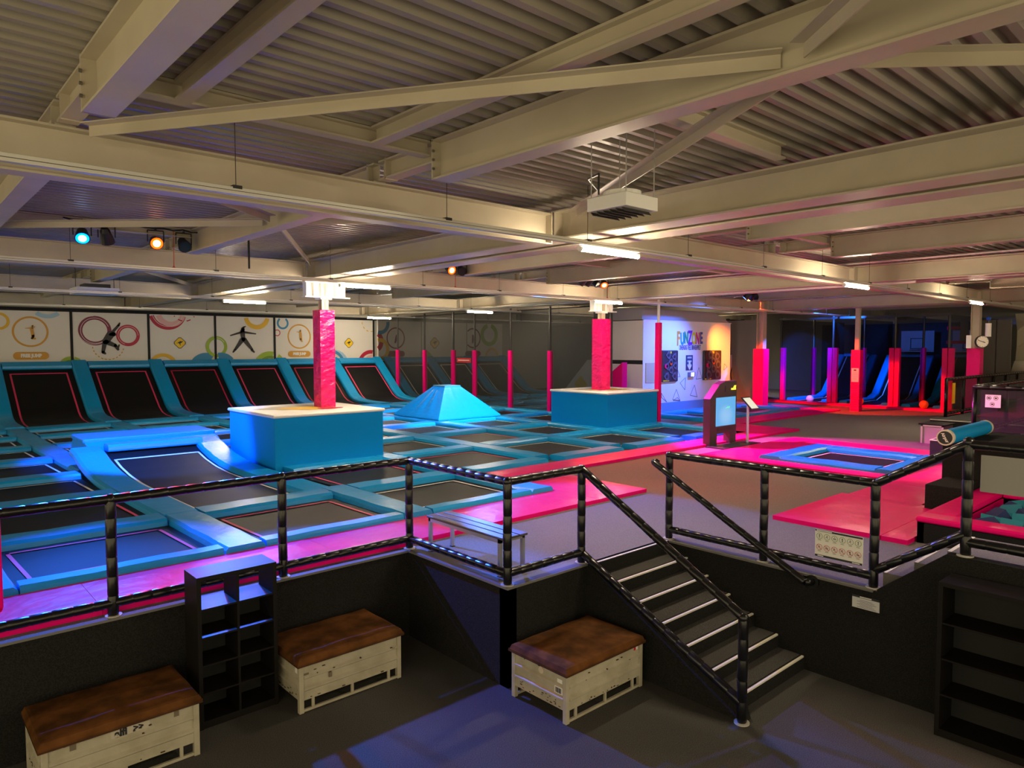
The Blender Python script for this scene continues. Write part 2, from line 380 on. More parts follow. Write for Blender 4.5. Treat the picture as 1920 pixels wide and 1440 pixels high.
for r in range(7):
    for c in range(7):
        if (r, c) in BUSY or (r == 0 and c > 2): continue
        tramp(r, c)

# curved ramp trampoline running into a blue padded kicker
rt = thing('ramp_trampoline', (4.5, 14, H), 'long trampoline curving up into a bright blue padded kicker beside box', 'trampoline')
prof = [(11.3, 0.035), (12.5, 0.035), (13.6, 0.035), (14.4, 0.05), (15.1, 0.10), (15.7, 0.19), (16.2, 0.31), (16.55, 0.43)]
def gx(X, Y): return G(X, Y)[0]
def interp(Y):
    for (a, za), (b, zb) in zip(prof, prof[1:]):
        if a <= Y <= b: return za + (zb - za) * (Y - a) / (b - a)
    return prof[-1][1] if Y > prof[-1][0] else prof[0][1]
def rb(u, v):
    Y = 11.3 + (16.5 - 11.3) * v; X = 3.62 + 1.80 * u; g = G(X, Y); return Vector((g[0], Y - 0.1, H + interp(Y)))
MB().grid(rb, 8, 26).build('jump_bed', BED, rt, smooth=True)
ml = MB()
for u0, u1, v0, v1 in ((0.05, 0.074, 0.04, 0.93), (0.926, 0.95, 0.04, 0.93)):
    ml.grid(lambda u, v: rb(u0 + (u1 - u0) * u, v0 + (v1 - v0) * v) + Vector((0, -0.003, 0.008)), 1, 30)
for v0, v1 in ((0.04, 0.052), (0.918, 0.93)):
    ml.grid(lambda u, v: rb(0.05 + 0.9 * u, v0 + (v1 - v0) * v) + Vector((0, -0.003, 0.008)), 8, 1)
ml.build('boundary_line', LW, rt)
for X in (3.35, 5.66):
    pts = []
    for k in range(16):
        Y = 11.1 + (16.75 - 11.1) * k / 15; pts.append((G(X, Y)[0], Y - 0.1, H + interp(Y) - 0.035))
    pad('edge_pad', pts, rt, w=0.56)
# kicker block
kx0, kx1 = 3.22, 5.90
sec = [(16.35, H), (16.55, H + 0.30), (16.75, H + 0.50), (17.1, H + 0.56), (17.15, H + 0.61), (18.25, H + 0.63), (18.3, H + 0.56), (18.75, H)]
MB().prism([(kx0 + 0.0, y, z) for y, z in sec], (kx1 - kx0, 0, 0)).build('kicker_block', VB, rt, bevel=0.02)
MB().box(kx0 - 0.03, 17.08, H + 0.54, kx1 + 0.03, 18.3, H + 0.64).build('kicker_top', VB, rt, bevel=0.03)
MB().sweep([(3.5, 16.5, H + 0.43), (5.38, 16.5, H + 0.43)], padprof(0.4)).build('edge_pad', VB, rt)

# pyramid
pyx, pyy = COLS[5] + 1.3, ROWS[4] + 1.22
py = MB(); hb, ht, hz = 1.36, 0.32, 1.08
def pyf(ang):
    ca, sa = math.cos(ang), math.sin(ang)
    def fn(u, v):
        w = hb + (ht - hb) * v; d = w; s = (u * 2 - 1) * w
        bul = 0.03 * math.sin(u * 23 + v * 3 + ang) * v * (1 - v) * 2 * math.sin(PI * u)
        d += bul; return Vector((pyx + ca * d - sa * s, pyy + sa * d + ca * s, H + 0.20 + (hz - 0.06) * v))
    return fn
for k in range(4): py.grid(pyf(k * PI / 2), 18, 12)
pyo = thing('pyramid_mat', (pyx, pyy, H), 'blue vinyl pyramid with cut off top standing among the trampolines', 'padding')
py.build('slope_cover', VB, pyo, smooth=False)
MB().box(pyx - ht - 0.03, pyy - ht - 0.03, H + 0.14 + hz - 0.03, pyx + ht + 0.03, pyy + ht + 0.03, H + 0.155 + hz).build('top_cap', mat('vinyl_grey_blue', (0.18, 0.33, 0.42), 0.45, bump=0.4, bscale=9), pyo, bevel=0.015)
MB().box(pyx - hb, pyy - hb, H + 0.146, pyx + hb, pyy + hb, H + 0.2).build('base_pad', VB, pyo, bevel=0.02)
# pads round the pyramid cell, ramp cells and boxes (border padding of the occupied cells)
def rim(r, c, label, sides='tr'):
    x0, x1 = COLS[c], COLS[c + 1]; y0, y1 = ROWS[r], ROWS[r + 1]
    A, B, Cc, D = [Vector((*G(*p), H)) for p in ((x0, y0), (x1, y0), (x1, y1), (x0, y1))]
    t = thing('rim_padding', (A.x, A.y, H), label, 'padding')
    if 't' in sides: pad('edge_pad', [D + Vector((0.27, 0, 0)), Cc - Vector((0.27, 0, 0))], t)
    if 'r' in sides: pad('edge_pad', [B + Vector((0, .26, 0)), Cc + Vector((0, .255, 0))], t)
    if 'b' in sides: pad('edge_pad', [A + Vector((0.25, 0, 0)), B - Vector((0.25, 0, 0))], t)
rim(4, 5, 'blue edge pads framing the blue vinyl pyramid')
rim(3, 1, 'blue edge pads behind the bright blue padded kicker', 't')
rim(2, 2, 'blue edge pads at the foot of the nearer blue box', 'r')

# jump boxes with white tops
def jbox(x0, y0, x1, y1, label, cover):
    t = thing('jump_box', ((x0 + x1) / 2, (y0 + y1) / 2, H), label, 'box')
    MB().box(x0, y0, H, x1, y1, BZ - 0.07).build('box_body', VBS, t, bevel=0.012)
    b = MB().box(x0 - 0.04, y0 - 0.04, BZ - 0.07, x1 + 0.04, y1 + 0.04, BZ).build('top_pad', WHT, t, bevel=0.03, seg=3)
    # faded print on the lid
    cx, cy = (x0 + x1) / 2, (y0 + y1) / 2
    def blob(rx, ry, ox, oy, n=18, z=0.004):
        pts = []
        for k in range(n):
            a = 2 * PI * k / n; rr = 1 + 0.18 * math.sin(3 * a + ox * 5) + 0.10 * math.sin(7 * a)
            pts.append((cx + ox + rx * rr * math.cos(a), cy + oy + ry * rr * math.sin(a), BZ + z))
        m = MB(); m.add(pts, [tuple(range(n))]); return m
    blob(0.85, 0.65, -0.1, 0.1, z=0.003).build('print_ground', cover[0], t); blob(0.62, 0.42, 0.0, -0.05, z=0.005).build('print', cover[1], t)  # larger faded grey print lying under the yellow one
    blob(0.3, 0.2, 0.35, -0.45, z=0.006).build('print', cover[2], t)
    return t
GREYP = mat('print_faded_grey', (0.5, 0.46, 0.40), 0.55)
jbox(5.97, 13.80, 8.52, 16.25, 'big blue jump box nearer the steps, white top pierced by padded column', (GREYP, YEL, REDP))
jbox(16.42, 13.86, 18.93, 16.25, 'smaller looking blue jump box beside the net, white top pierced by column', (GREYP, YEL, ORG))

# wall trampolines along the back
WPROF = [(26.3, 0.035), (27.4, 0.035), (28.2, 0.06), (28.7, 0.14), (29.05, 0.30), (29.3, 0.50), (31.05, 1.98)]
def wl(X, s):   # s in 0..1 along the profile
    L = [0]
    for (a, za), (b, zb) in zip(WPROF, WPROF[1:]): L.append(L[-1] + math.hypot(b - a, zb - za))
    d = s * L[-1]
    for i in range(len(WPROF) - 1):
        if d <= L[i + 1] + 1e-6:
            k = (d - L[i]) / (L[i + 1] - L[i]); Y = WPROF[i][0] + (WPROF[i + 1][0] - WPROF[i][0]) * k; z = WPROF[i][1] + (WPROF[i + 1][1] - WPROF[i][1]) * k
            break
    k2 = clamp((12 - X) / 9)
    return Vector((X - 0.32 * k2, Y - 0.6 * k2 * clamp((31.2 - Y) / 2.0), H + z))
def wtramp(xa, xb, label, lm, padm=VB, first=False, last=True):
    c = wl((xa + xb) / 2, 0.3); t = thing('sloped_trampoline', (c.x, c.y, H), label, 'trampoline', 'sloping trampolines against the back wall')
    MB().grid(lambda u, v: wl(xa + 0.27 + (xb - xa - (0.54 if last else 0.68)) * u, 0.04 + 0.92 * v), 6, 30).build('jump_bed', BED, t, smooth=True)
    def nrm(s):
        a = wl(0, max(0, s - 0.01)); b = wl(0, min(1, s + 0.01)); d = (b - a).normalized(); return Vector((0, -d.z, d.y))
    m = MB(); off = 0.010
    for (u0, u1, v0, v1, n) in ((0.44, 0.495, 0.08, 0.90, 30), (xb - xa - 0.495, xb - xa - 0.44, 0.08, 0.90, 30)):
        m.grid(lambda u, v: wl(xa + u0 + (u1 - u0) * u, v0 + (v1 - v0) * v) + nrm(v0 + (v1 - v0) * v) * off, 1, n)
    m.grid(lambda u, v: wl(xa + 0.44 + (xb - xa - 0.88) * u, 0.89 + 0.010 * v) + nrm(0.9) * off, 6, 1)
    m.build('boundary_line', lm, t)
    def strip(X, w=0.5, s0=0.0, s1=1.0):
        pr = padprof(w); n = 30; vs = []
        for i in range(n + 1):
            s = s0 + (s1 - s0) * i / n; p = wl(X, s) ; nn = nrm(s)
            for (a, b) in pr: vs.append(p + Vector((a, 0, 0)) + nn * b)
        k = len(pr); fs = [(i * k + j, i * k + (j + 1) % k, (i + 1) * k + (j + 1) % k, (i + 1) * k + j) for i in range(n) for j in range(k)]
        fs += [tuple(range(k - 1, -1, -1)), tuple(n * k + j for j in range(k))]
        return MB().add(vs, fs).build('edge_pad', padm, t)
    if first: strip(xa, 0.46)
    strip(xb if last else xb - 0.17, 0.52 if last else 0.44)
    a = wl(xa + 0.27, 0.965); b = wl(xb - (0.27 if last else 0.41), 0.965); nn = nrm(0.96)
    vs = []
    up = (wl(0, 1) - wl(0, 0.9)).normalized()
    for p in (a, b):
        for (q, h2) in ((-0.17, 0), (0.17, 0), (0.18, 0.05), (0.15, 0.13), (-0.13, 0.13), (-0.18, 0.06)): vs.append(p + up * q + nn * h2)
    MB().add(vs, [(j, (j + 1) % 6, 6 + (j + 1) % 6, 6 + j) for j in range(6)] + [(5, 4, 3, 2, 1, 0), (6, 7, 8, 9, 10, 11)]).build('edge_pad', padm, t)
    a = wl(xa + 0.27, 0.0); b = wl(xb - (0.27 if last else 0.41), 0.0)
    MB().sweep([a - Vector((0, 0, 0.03)), b - Vector((0, 0, 0.03))], padprof(0.42)).build('edge_pad', padm, t)
WX = [3.35 + 2.6 * i for i in range(7)]
WL = ['under the first FREE JUMP panel', 'under the panel with two red rings', 'under the panel with a red ring cut by its top edge', 'under the panel with the star jumper', 'partly behind the pink column, under the second FREE JUMP panel', 'at the end beside the net']
LPD = mat('line_red', (0.5, 0.012, 0.06), 0.6)
for i in range(6):
    wtramp(WX[i], WX[i + 1], 'sloping black wall trampoline ' + WL[i], [LP, LP, LPD, LP, LPD, LP][i], last=(i < 5))
wtramp(WX[0] - 2.6, WX[0] - 0.0, 'sloping wall trampoline cut by the picture edge', LP)
for i, s in enumerate(('nearest the corner', 'in the middle', 'at the far end')):
    xa = 19.42 + 2.6 * i; wtramp(xa, xa + 2.6, 'sloping wall trampoline seen through the net, ' + s, LW, first=(i == 0))

# ------------------------------------------------------------------ pink edge mats
def pmat(x0, y0, x1, y1, label, z0=H, h=0.075, m=VP):
    w, d = x1 - x0, y1 - y0; nx, ny = max(3, int(w / 0.25)), max(3, int(d / 0.25))
    ph = random.random() * 6
    def top(u, v):
        e = min(u * w, (1 - u) * w, v * d, (1 - v) * d)
        bump = 0.010 * math.sin(u * w * 3.1 + ph) * math.sin(v * d * 2.3 + 1 + ph) * min(1, e / 0.2)
        return Vector((x0 + w * u, y0 + d * v, z0 + h - (0.012 if e < 1e-6 else 0) + bump))
    b = MB().grid(top, nx, ny)
    tz = z0 + h - 0.012
    b.add([(x0, y0, z0), (x1, y0, z0), (x1, y0, tz), (x0, y0, tz)], [(0, 1, 2, 3)]); b.add([(x1, y0, z0), (x1, y1, z0), (x1, y1, tz), (x1, y0, tz)], [(0, 1, 2, 3)])
    b.add([(x1, y1, z0), (x0, y1, z0), (x0, y1, tz), (x1, y1, tz)], [(0, 1, 2, 3)]); b.add([(x0, y1, z0), (x0, y0, z0), (x0, y0, tz), (x0, y1, tz)], [(0, 1, 2, 3)])
    o = b.build('floor_mat', m); return tag(o, label, 'mat', 'pink floor mats')
xs = [-2.2, 1.55, 4.15, 6.55, 8.86]
FL = ['at the picture edge behind the black railing', 'behind the black shelf unit', 'behind the railing corner post', 'behind the slatted bench']
for i in range(4): pmat(xs[i], 7.64, xs[i + 1] - 0.004, 8.655, 'pink edge mat of the front trampoline row, ' + FL[i])
pmat(8.86, 7.64, 10.15, 10.1, 'magenta lit pink mat filling the step between the two trampoline rows')
xs = [8.86, 11.4, 14.1, 16.9, 19.2, 21.1]
FL = ['red lit, beyond the railing corner', 'creased, front of the middle beds', 'pale glare near the standing screen', 'behind the standing screen', 'pointed far end past the tablet stand']
for i in range(5): pmat(xs[i], 10.1, xs[i + 1] - 0.004, 10.83 if i < 4 else 13.0, 'pink edge mat of the second trampoline row, ' + FL[i])
pmat(19.2, 10.84, 21.09, 13.0, 'pink mat between the far blue box and the white FunZone wall')
# FunZone trampolines
def loose_tramp(x0, y0, x1, y1, label, w=0.45, lm=LW, name='trampoline', z0=H, pm=VB, sides='tblr'):
    t = thing(name, ((x0 + x1) / 2, (y0 + y1) / 2, z0), label, 'trampoline'); h = w / 2
    MB().grid(lambda u, v: Vector((x0 + w * .8 + (x1 - x0 - w * 1.6) * u, y0 + w * .8 + (y1 - y0 - w * 1.6) * v, z0 + 0.035 - 0.02 * math.sin(PI * u) * math.sin(PI * v))), 6, 6).build('jump_bed', BED, t, smooth=True)
    i = w + 0.17
    line_loop([(x0 + i, y0 + i, z0 + 0.037), (x1 - i, y0 + i, z0 + 0.037), (x1 - i, y1 - i, z0 + 0.037), (x0 + i, y1 - i, z0 + 0.037)], 0.045, t, lm)
    for a, b in (((x0, y0 + h), (x1, y0 + h)), ((x0, y1 - h), (x1, y1 - h)), ((x0 + h, y0 + w), (x0 + h, y1 - w)), ((x1 - h, y0 + w), (x1 - h, y1 - w))):
        pad('edge_pad', [a, b], t, w=w, m=pm, z=z0)
    return t
loose_tramp(21.1, 13.2, 23.6, 16.0, 'blue lit trampoline at the foot of the FunZone wall, left of the standing screen')
loose_tramp(23.7, 13.2, 27.6, 16.0, 'trampoline at the foot of the FunZone wall, behind the tablet stand')
pmat(21.1, 12.15, 25.0, 13.19, 'pink mat along the FunZone trampolines, purple lit near end'); pmat(25.004, 12.15, 28.9, 13.19, 'pink mat along the FunZone trampolines, red lit far end')
pmat(27.62, 13.2, 28.9, 14.9, 'red lit pink mat at the foot of the padded column')
# right-hand single trampoline with its mats
loose_tramp(14.87, 5.05, 17.70, 8.05, 'single blue framed trampoline sunk in pink mats near the foam pit', w=0.5)
pmat(14.87, 8.06, 19.1, 9.3, 'magenta lit pink mat behind the single trampoline, standing screen side')
pmat(17.72, 3.2, 19.1, 8.05, 'pink mat on the far side of the single trampoline'); pmat(14.0, 3.3, 17.7, 5.04, 'pink mat between the single trampoline and the foam pit')
pmat(14.35, 5.05, 14.86, 9.3, 'pink mat on the near side of the single trampoline, behind the railing')
pmat(9.95, 3.62, 12.39, 5.15, 'creased pink mat in front, its corner pointing at the steps')
pmat(9.95, 3.28, 12.0, 3.61, 'narrow pink mat strip against the foam pit corner')
pmat(12.4, 3.9, 13.99, 5.04, 'pink mat in front of the black carpeted cube')

# ------------------------------------------------------------------ railings
def padtube(mb, ties, p0, p1, r=0.047, step=0.17):
    p0, p1 = Vector(p0), Vector(p1); L = (p1 - p0).length; n = max(1, round(L / step)); t = (p1 - p0) / L
    up = Vector((0, 0, 1)) if abs(t.z) < 0.95 else Vector((1, 0, 0)); a = t.cross(up).normalized(); b = a.cross(t)
    rings = []
    for i in range(n):
        d0 = L * i / n; d1 = L * (i + 1) / n
        rings += [(d0, r * 0.92), (d0 + 0.006, r * 0.92), (d0 + 0.015, r), (d1 - 0.010, r)]
    rings.append((L, r * 0.9)); K = 12; vs = []
    for d, rr in rings:
        j = random.random() * 0.05
        for k in range(K):
            an = 2 * PI * k / K; vs.append(p0 + t * d + (a * math.cos(an) + b * math.sin(an)) * rr * (1 + 0.04 * math.sin(3 * an + d * 9 + j)))
    fs = [(i * K + k, i * K + (k + 1) % K, (i + 1) * K + (k + 1) % K, (i + 1) * K + k) for i in range(len(rings) - 1) for k in range(K)]
    fs += [tuple(range(K - 1, -1, -1)), tuple((len(rings) - 1) * K + k for k in range(K))]
    mb.add(vs, fs)
def railing(name, label, posts, rails, loc, flanges=True, r=0.047):
    t = thing(name, loc, label, 'railing')
    for (x, y, z0, z1) in posts:
        m, k = MB(), MB(); padtube(m, k, (x, y, z0 + 0.012), (x, y, z1), r * 1.05, 0.2); p = m.build('post', TUBE, t, smooth=True)
        if flanges: MB().tube((x, y, z0), (x, y, z0 + 0.014), r * 1.6, 16).build('floor_flange', mat('flange_steel', (0.45, 0.43, 0.4), 0.7), p)
    for (a, b) in rails:
        m, k = MB(), MB(); padtube(m, k, a, b, r); p = m.build('rail', TUBE, t, smooth=True)
    for (x, y, z0, z1) in posts: MB().ball((x, y, z1), r * 1.15, 8, 12).build('joint', TUBE, t, smooth=True)
    return t
TOP = H + 1.14; LOW = H + 0.13
ya, xa, yb = 7.54, 5.03, 5.64
railing('railing', 'black padded railing running from the picture edge round to the steps',
        [(-1.6, ya, H, TOP), (1.62, ya, H, TOP), (3.33, ya, H, TOP), (xa, ya, H, TOP), (xa, yb, H, TOP), (6.22, yb, H, TOP), (6.22, 3.50, 0, 1.06)],
        [((-4, ya, TOP), (xa, ya, TOP)), ((-4, ya, LOW), (xa, ya, LOW)), ((xa, ya, TOP), (xa, yb, TOP)), ((xa, ya, LOW), (xa, yb, LOW)), ((xa, yb, TOP), (6.22, yb, TOP)), ((xa, yb, LOW), (6.22, yb, LOW)),
         ((6.22, yb, TOP), (6.22, 3.50, 1.06)), ((6.22, yb, LOW), (6.22, 3.50, 0.20))], (xa, ya, H))
xr = 7.90
railing('railing', 'black padded railing on the far side of the steps bending up towards the foam pit',
        [(xr, 5.57, H, TOP), (xr, 4.2, H, TOP), (xr, 2.93, H, TOP), (xr, 2.08, 1.653, 2.78), (xr, 0.2, 1.653, 2.78)],
        [((xr, 5.57, TOP), (xr, 2.93, TOP)), ((xr, 5.57, LOW), (xr, 2.93, LOW)), ((xr, 2.93, TOP), (xr, 2.08, 2.76)), ((xr, 2.93, LOW + 0.06), (xr, 2.08, 1.653 + 0.22)),
         ((xr, 2.08, 2.76), (xr, -0.5, 2.76)), ((xr, 2.08, 1.653 + 0.14), (xr, -0.5, 1.653 + 0.14))], (xr, 4.2, H))
# sloping handrail on the right of the steps with wall brackets
hr = thing('handrail', (7.72, 4.6, 1.0), 'black sloping handrail along the dark wall beside the steps', 'handrail')
m, k = MB(), MB(); padtube(m, k, (7.72, 5.70, 2.16), (7.72, 3.60, 1.05), 0.043); o = m.build('rail', TUBE, hr, smooth=True)
m = MB().tube((7.72, 5.70, 2.16), (7.80, 5.70, 2.16), 0.043, 12); m.build('return_end', TUBE, hr, smooth=True); MB().tube((7.72, 3.60, 1.05), (7.80, 3.55, 1.05), 0.043, 12).build('return_end', TUBE, hr, smooth=True)
MB().tube((7.795, 3.55, 1.05), (7.82, 3.55, 1.05), 0.075, 16).build('wall_flange', TIE, hr)

# ------------------------------------------------------------------ stairs
st = MB(); nz = MB(); RZ = H / 7; TD = 0.315; SX0, SX1 = 6.36, 7.82
for i in range(1, 7):
    y1 = 5.52 - (i - 1) * TD; st.box(SX0, y1 - TD, 0, SX1, y1, H - i * RZ)
st.box(SX0, 5.50, 0, SX1, 5.60, H)
so = struct(st, 'stairs', CARPB)
for i in range(0, 7):
    y = 5.52 - i * TD; z = H - i * RZ
    nz.box(SX0 + 0.02, y - 0.004, z - 0.014, SX1 - 0.02, y + 0.022, z + 0.004)
nz.build('nosing', ALU, so)
tr = MB()
for i in range(1, 7): tr.box(SX0 + 0.02, 5.52 - i * TD + 0.046, H - i * RZ, SX1 - 0.02, 5.52 - (i - 1) * TD, H - i * RZ + 0.004)
tr.build('tread', CARP, so)
# stringer wall on the open side
struct(MB().prism([(6.24, 5.62, 0), (6.24, 5.62, H + 0.0), (6.24, 5.50, H), (6.24, 3.52, 0.14), (6.24, 3.48, 0)], (0.12, 0, 0)), 'wall_stringer', CARPB)

# right-hand short steps up to the raised strip
st = MB(); 
for i in range(3): st.box(7.95, 2.85 - 0.3 * (i + 1), H, 8.75, 2.85 - 0.3 * i, H + 0.18 * (i + 1))
st.box(7.95, -6, H, 8.75, 1.95, H + 0.54)
so = struct(st, 'stairs_right', CARPU); n = MB()
for i in range(3): y = 2.85 - 0.3 * i; z = H + 0.18 * (i + 1); n.box(7.95, y - 0.004, z - 0.03, 8.75, y + 0.0, z + 0.003); n.box(7.95, y - 0.035, z, 8.75, y, z + 0.004)
n.build('nosing', ALU, so)

# ------------------------------------------------------------------ crates with leather tops
def crate(x0, y0, label, L=1.21, D=0.80, deco='a'):
    t = thing('crate_bench', (x0, y0, 0), label, 'bench', 'leather topped crates')
    x1, y1 = x0 + L, y0 + D; zt = 0.50; zb = 0.125
    for (px, py) in ((x0, y0), (x1 - 0.05, y0), (x0, y1 - 0.05), (x1 - 0.05, y1 - 0.05)):
        MB().box(px, py, 0, px + 0.05, py + 0.05, zt).build('corner_post', CRATE, t, bevel=0.004)
    # ridged steel side panels : profile swept along each side
    def panel(a, b, nrm):
        a, b = Vector(a), Vector(b); n = Vector(nrm)
        pf = [(0, zb), (0, 0.215), (0.014, 0.228), (0.014, 0.245), (-0.012, 0.262), (-0.012, 0.335), (0.014, 0.352), (0.014, 0.368), (-0.006, 0.385), (-0.006, zt)]
        vs = [p + n * d + Vector((0, 0, z)) for p in (a, b) for d, z in pf]; k = len(pf)
        MB().add(vs, [(i, i + 1, k + i + 1, k + i) for i in range(k - 1)]).build('side_panel', CRATE, t)
    panel((x0 + 0.05, y0 + 0.012, 0), (x1 - 0.05, y0 + 0.012, 0), (0, -1, 0)); panel((x0 + 0.012, y1 - 0.05, 0), (x0 + 0.012, y0 + 0.05, 0), (-1, 0, 0))
    panel((x1 - 0.05, y1 - 0.012, 0), (x0 + 0.05, y1 - 0.012, 0), (0, 1, 0)); panel((x1 - 0.012, y0 + 0.05, 0), (x1 - 0.012, y1 - 0.05, 0), (1, 0, 0))
    MB().box(x0 + 0.03, y0 + 0.03, zb, x1 - 0.03, y1 - 0.03, zb + 0.02).build('crate_floor', CRATE, t)
    for yy in (y0 + 0.01, y1 - 0.035):
        s = MB(); s.box(x0 + 0.05, yy, 0.006, x1 - 0.05, yy + 0.025, 0.032)
        for xx in (x0 + 0.14, x0 + L / 2 - 0.015, x1 - 0.17): s.box(xx, yy, 0.03, xx + 0.028, yy + 0.02, zb + 0.005)
        s.build('skid', CRATE, t)
    # leather cushion : domed rounded slab
    def cush(u, v):
        X = x0 - 0.025 + (L + 0.05) * u; Y = y0 - 0.025 + (D + 0.05) * v
        e = min(u * (L + .05), (1 - u) * (L + .05), v * (D + .05), (1 - v) * (D + .05))
        k = min(1, e / 0.05); z = zt + 0.018 + 0.05 * math.sqrt(max(0, 1 - (1 - k) ** 2)) + 0.012 * math.sin(PI * u) * math.sin(PI * v) + 0.003 * math.sin(u * 17) * math.sin(v * 11)
        return Vector((X, Y, z))
    lt = MB().grid(cush, 48, 32)
    xa_, xb_, ya_, yb_ = x0 - 0.025, x1 + 0.025, y0 - 0.025, y1 + 0.025
    lt.box(xa_ + .001, ya_ + .001, zt - 0.012, xb_ - .001, yb_ - .001, zt + 0.019)
    lt.build('leather_cushion', LEATH, t, smooth=False)
    MB().box(xa_ - .002, ya_ - .002, zt - 0.005, xb_ + .002, yb_ + .002, zt + 0.002).build('seam', LEATHD, t)
    r = random.Random(int(x0 * 100)); ch = MB()
    for k in range(26):
        xx = x0 + 0.08 + r.random() * (L - 0.2); zz = r.choice([0.13, 0.14, 0.36, 0.47, 0.48, 0.485, 0.41]) + r.random() * 0.015; w = 0.006 + r.random() * 0.03; hh = 0.003 + r.random() * 0.009
        ch.box(xx, y0 - 0.004 + (0.010 if zz > 0.38 or zz < 0.2 else -0.001), zz, xx + w, y0 + 0.02, zz + hh)
        yy = y0 + 0.08 + r.random() * (D - 0.2); zz = r.choice([0.14, 0.16, 0.19, 0.13, 0.47, 0.45]) + r.random() * 0.02
        ch.box(x0 + 0.009, yy, zz, x0 + 0.02, yy + w, zz + hh)
    ch.build('rust_chips', RUST, t)['kind'] = 'stuff'
    rx = (PI / 2, 0, 0)
    if deco == 'a':
        MB().box(x0 + 0.50, y0 + 0.0145, 0.405, x0 + 0.80, y0 + 0.018, 0.475).build('stencil_ground', mat('stencil_pale', (0.5, 0.46, 0.38), 0.7), t)
        text('alfi', 0.085, (x0 + 0.575, y0 + 0.0135, 0.437), rx, INK, t, bold=0.004)
        text('>>', 0.07, (x0 + 0.71, y0 + 0.0135, 0.437), rx, INK, t, bold=0.003)
        b = MB(); b.box(x0 + 0.20, y0 + 0.013, 0.42, x0 + 0.245, y0 + 0.02, 0.475); b.box(x0 + 1.0, y0 + 0.013, 0.42, x0 + 1.04, y0 + 0.02, 0.48); b.build('smudge', mat('smudge', (0.16, 0.13, 0.09), 0.8), t)
    if deco == 'c':
        b = MB().box(x0 + 0.008, y0 + 0.06, 0.275, x0 + 0.02, y0 + 0.17, 0.345); b.build('label_sticker', PAPER, t)
        b = MB()
        for k in range(9): b.box(x0 + 0.006, y0 + 0.077 + k * 0.009, 0.283, x0 + 0.012, y0 + 0.077 + k * 0.009 + 0.004 + (k % 3) * 0.001, 0.335)
        b.build('barcode', INK, t)
        MB().box(x0 + 0.006, y0 + 0.06, 0.39, x0 + 0.016, y0 + 0.13, 0.43).build('label_sticker', PAPER, t)
        MB().tube((x0 + 0.004, y0 + 0.36, 0.43), (x0 + 0.016, y0 + 0.36, 0.43), 0.035, 14).build('round_sticker', mat('sticker_beige', (0.6, 0.5, 0.4), 0.6), t)
        MB().box(x1 - 0.135, y0 + 0.0135, 0.43, x1 - 0.105, y0 + 0.016, 0.475).build('red_mark', REDM, t); MB().box(x1 - 0.105, y0 + 0.013, 0.43, x1 - 0.075, y0 + 0.0165, 0.475).build('white_mark', PAPER, t)
    if deco == 'b':
        b = MB(); b.box(x0 + 0.05, y0 + 0.013, 0.36, x0 + 0.11, y0 + 0.02, 0.40); b.box(x0 + 0.33, y0 - 0.003, 0.285, x0 + 0.36, y0 + 0.02, 0.335); b.build('smudge', mat('smudge', (0.16, 0.13, 0.09), 0.8), t)
        MB().box(x0 + 0.008, y0 + 0.06, 0.40, x0 + 0.016, y0 + 0.11, 0.46).build('label_sticker', PAPER, t)
    return t
crate(0.86, 6.53, 'cream metal crate with brown leather top, nearest the picture edge, stencilled letters', deco='a')
crate(3.05, 6.57, 'cream metal crate with brown leather top between shelf unit and wall corner', deco='b')
crate(4.90, 4.63, 'cream metal crate with leather top beside the steps, barcode sticker', deco='c')

# ------------------------------------------------------------------ shelf units
def shelf_x(x0, x1, yf, yb, zt, cols, rows, label, axis='x', half_top=False):
    # opens toward -y ('x') or toward -x ('y', then x0..x1 is a y range and yf..yb an x range)
    t = thing('shelf_unit', ((x0 + x1) / 2, (yf + yb) / 2, 0) if axis == 'x' else ((yf + yb) / 2, (x0 + x1) / 2, 0), label, 'shelf')
    def bx(n, a0, d0, z0, a1, d1, z1, m=LAM, bv=0.002):
        b = MB().box(a0, d0, z0, a1, d1, z1) if axis == 'x' else MB().box(d0, a0, z0, d1, a1, z1)
        return b.build(n, m, t, bevel=bv)
    th = 0.04
    bx('top_board', x0, yf, zt - th, x1, yb, zt); bx('plinth', x0 + 0.0, yf + 0.01, 0, x1, yb, 0.07)
    bx('side_panel', x0, yf, 0, x0 + th, yb, zt - th); bx('side_panel', x1 - th, yf, 0, x1, yb, zt - th)
    hgt = (zt - th - 0.07) / rows
    for i in range(1, rows): bx('shelf_board', x0 + th, yf + 0.006, 0.07 + hgt * i - 0.018, x1 - th, yb, 0.07 + hgt * i)
    for k in range(1, cols):
        c = x0 + (x1 - x0) * k / cols; bx('divider', c - 0.012, yf + 0.008, 0.07, c + 0.012, yb - 0.004, zt - th)
    for i in range(rows):
        if half_top and i == rows - 1: continue
        z = 0.07 + hgt * i
        bx('back_strip', x0 + th, yb - 0.012, z, x1 - th, yb - 0.002, z + hgt * 0.75, BLKM, 0)
    return t
shelf_x(2.20, 2.99, 6.93, 7.30, 1.50, 2, 5, 'black shoe shelf unit with two columns of compartments, between two crates', half_top=True)
shelf_x(0.55, 2.16, 7.40, 7.78, 1.49, 2, 4, 'wide dark shelf unit against the wall under the raised railing', axis='y')

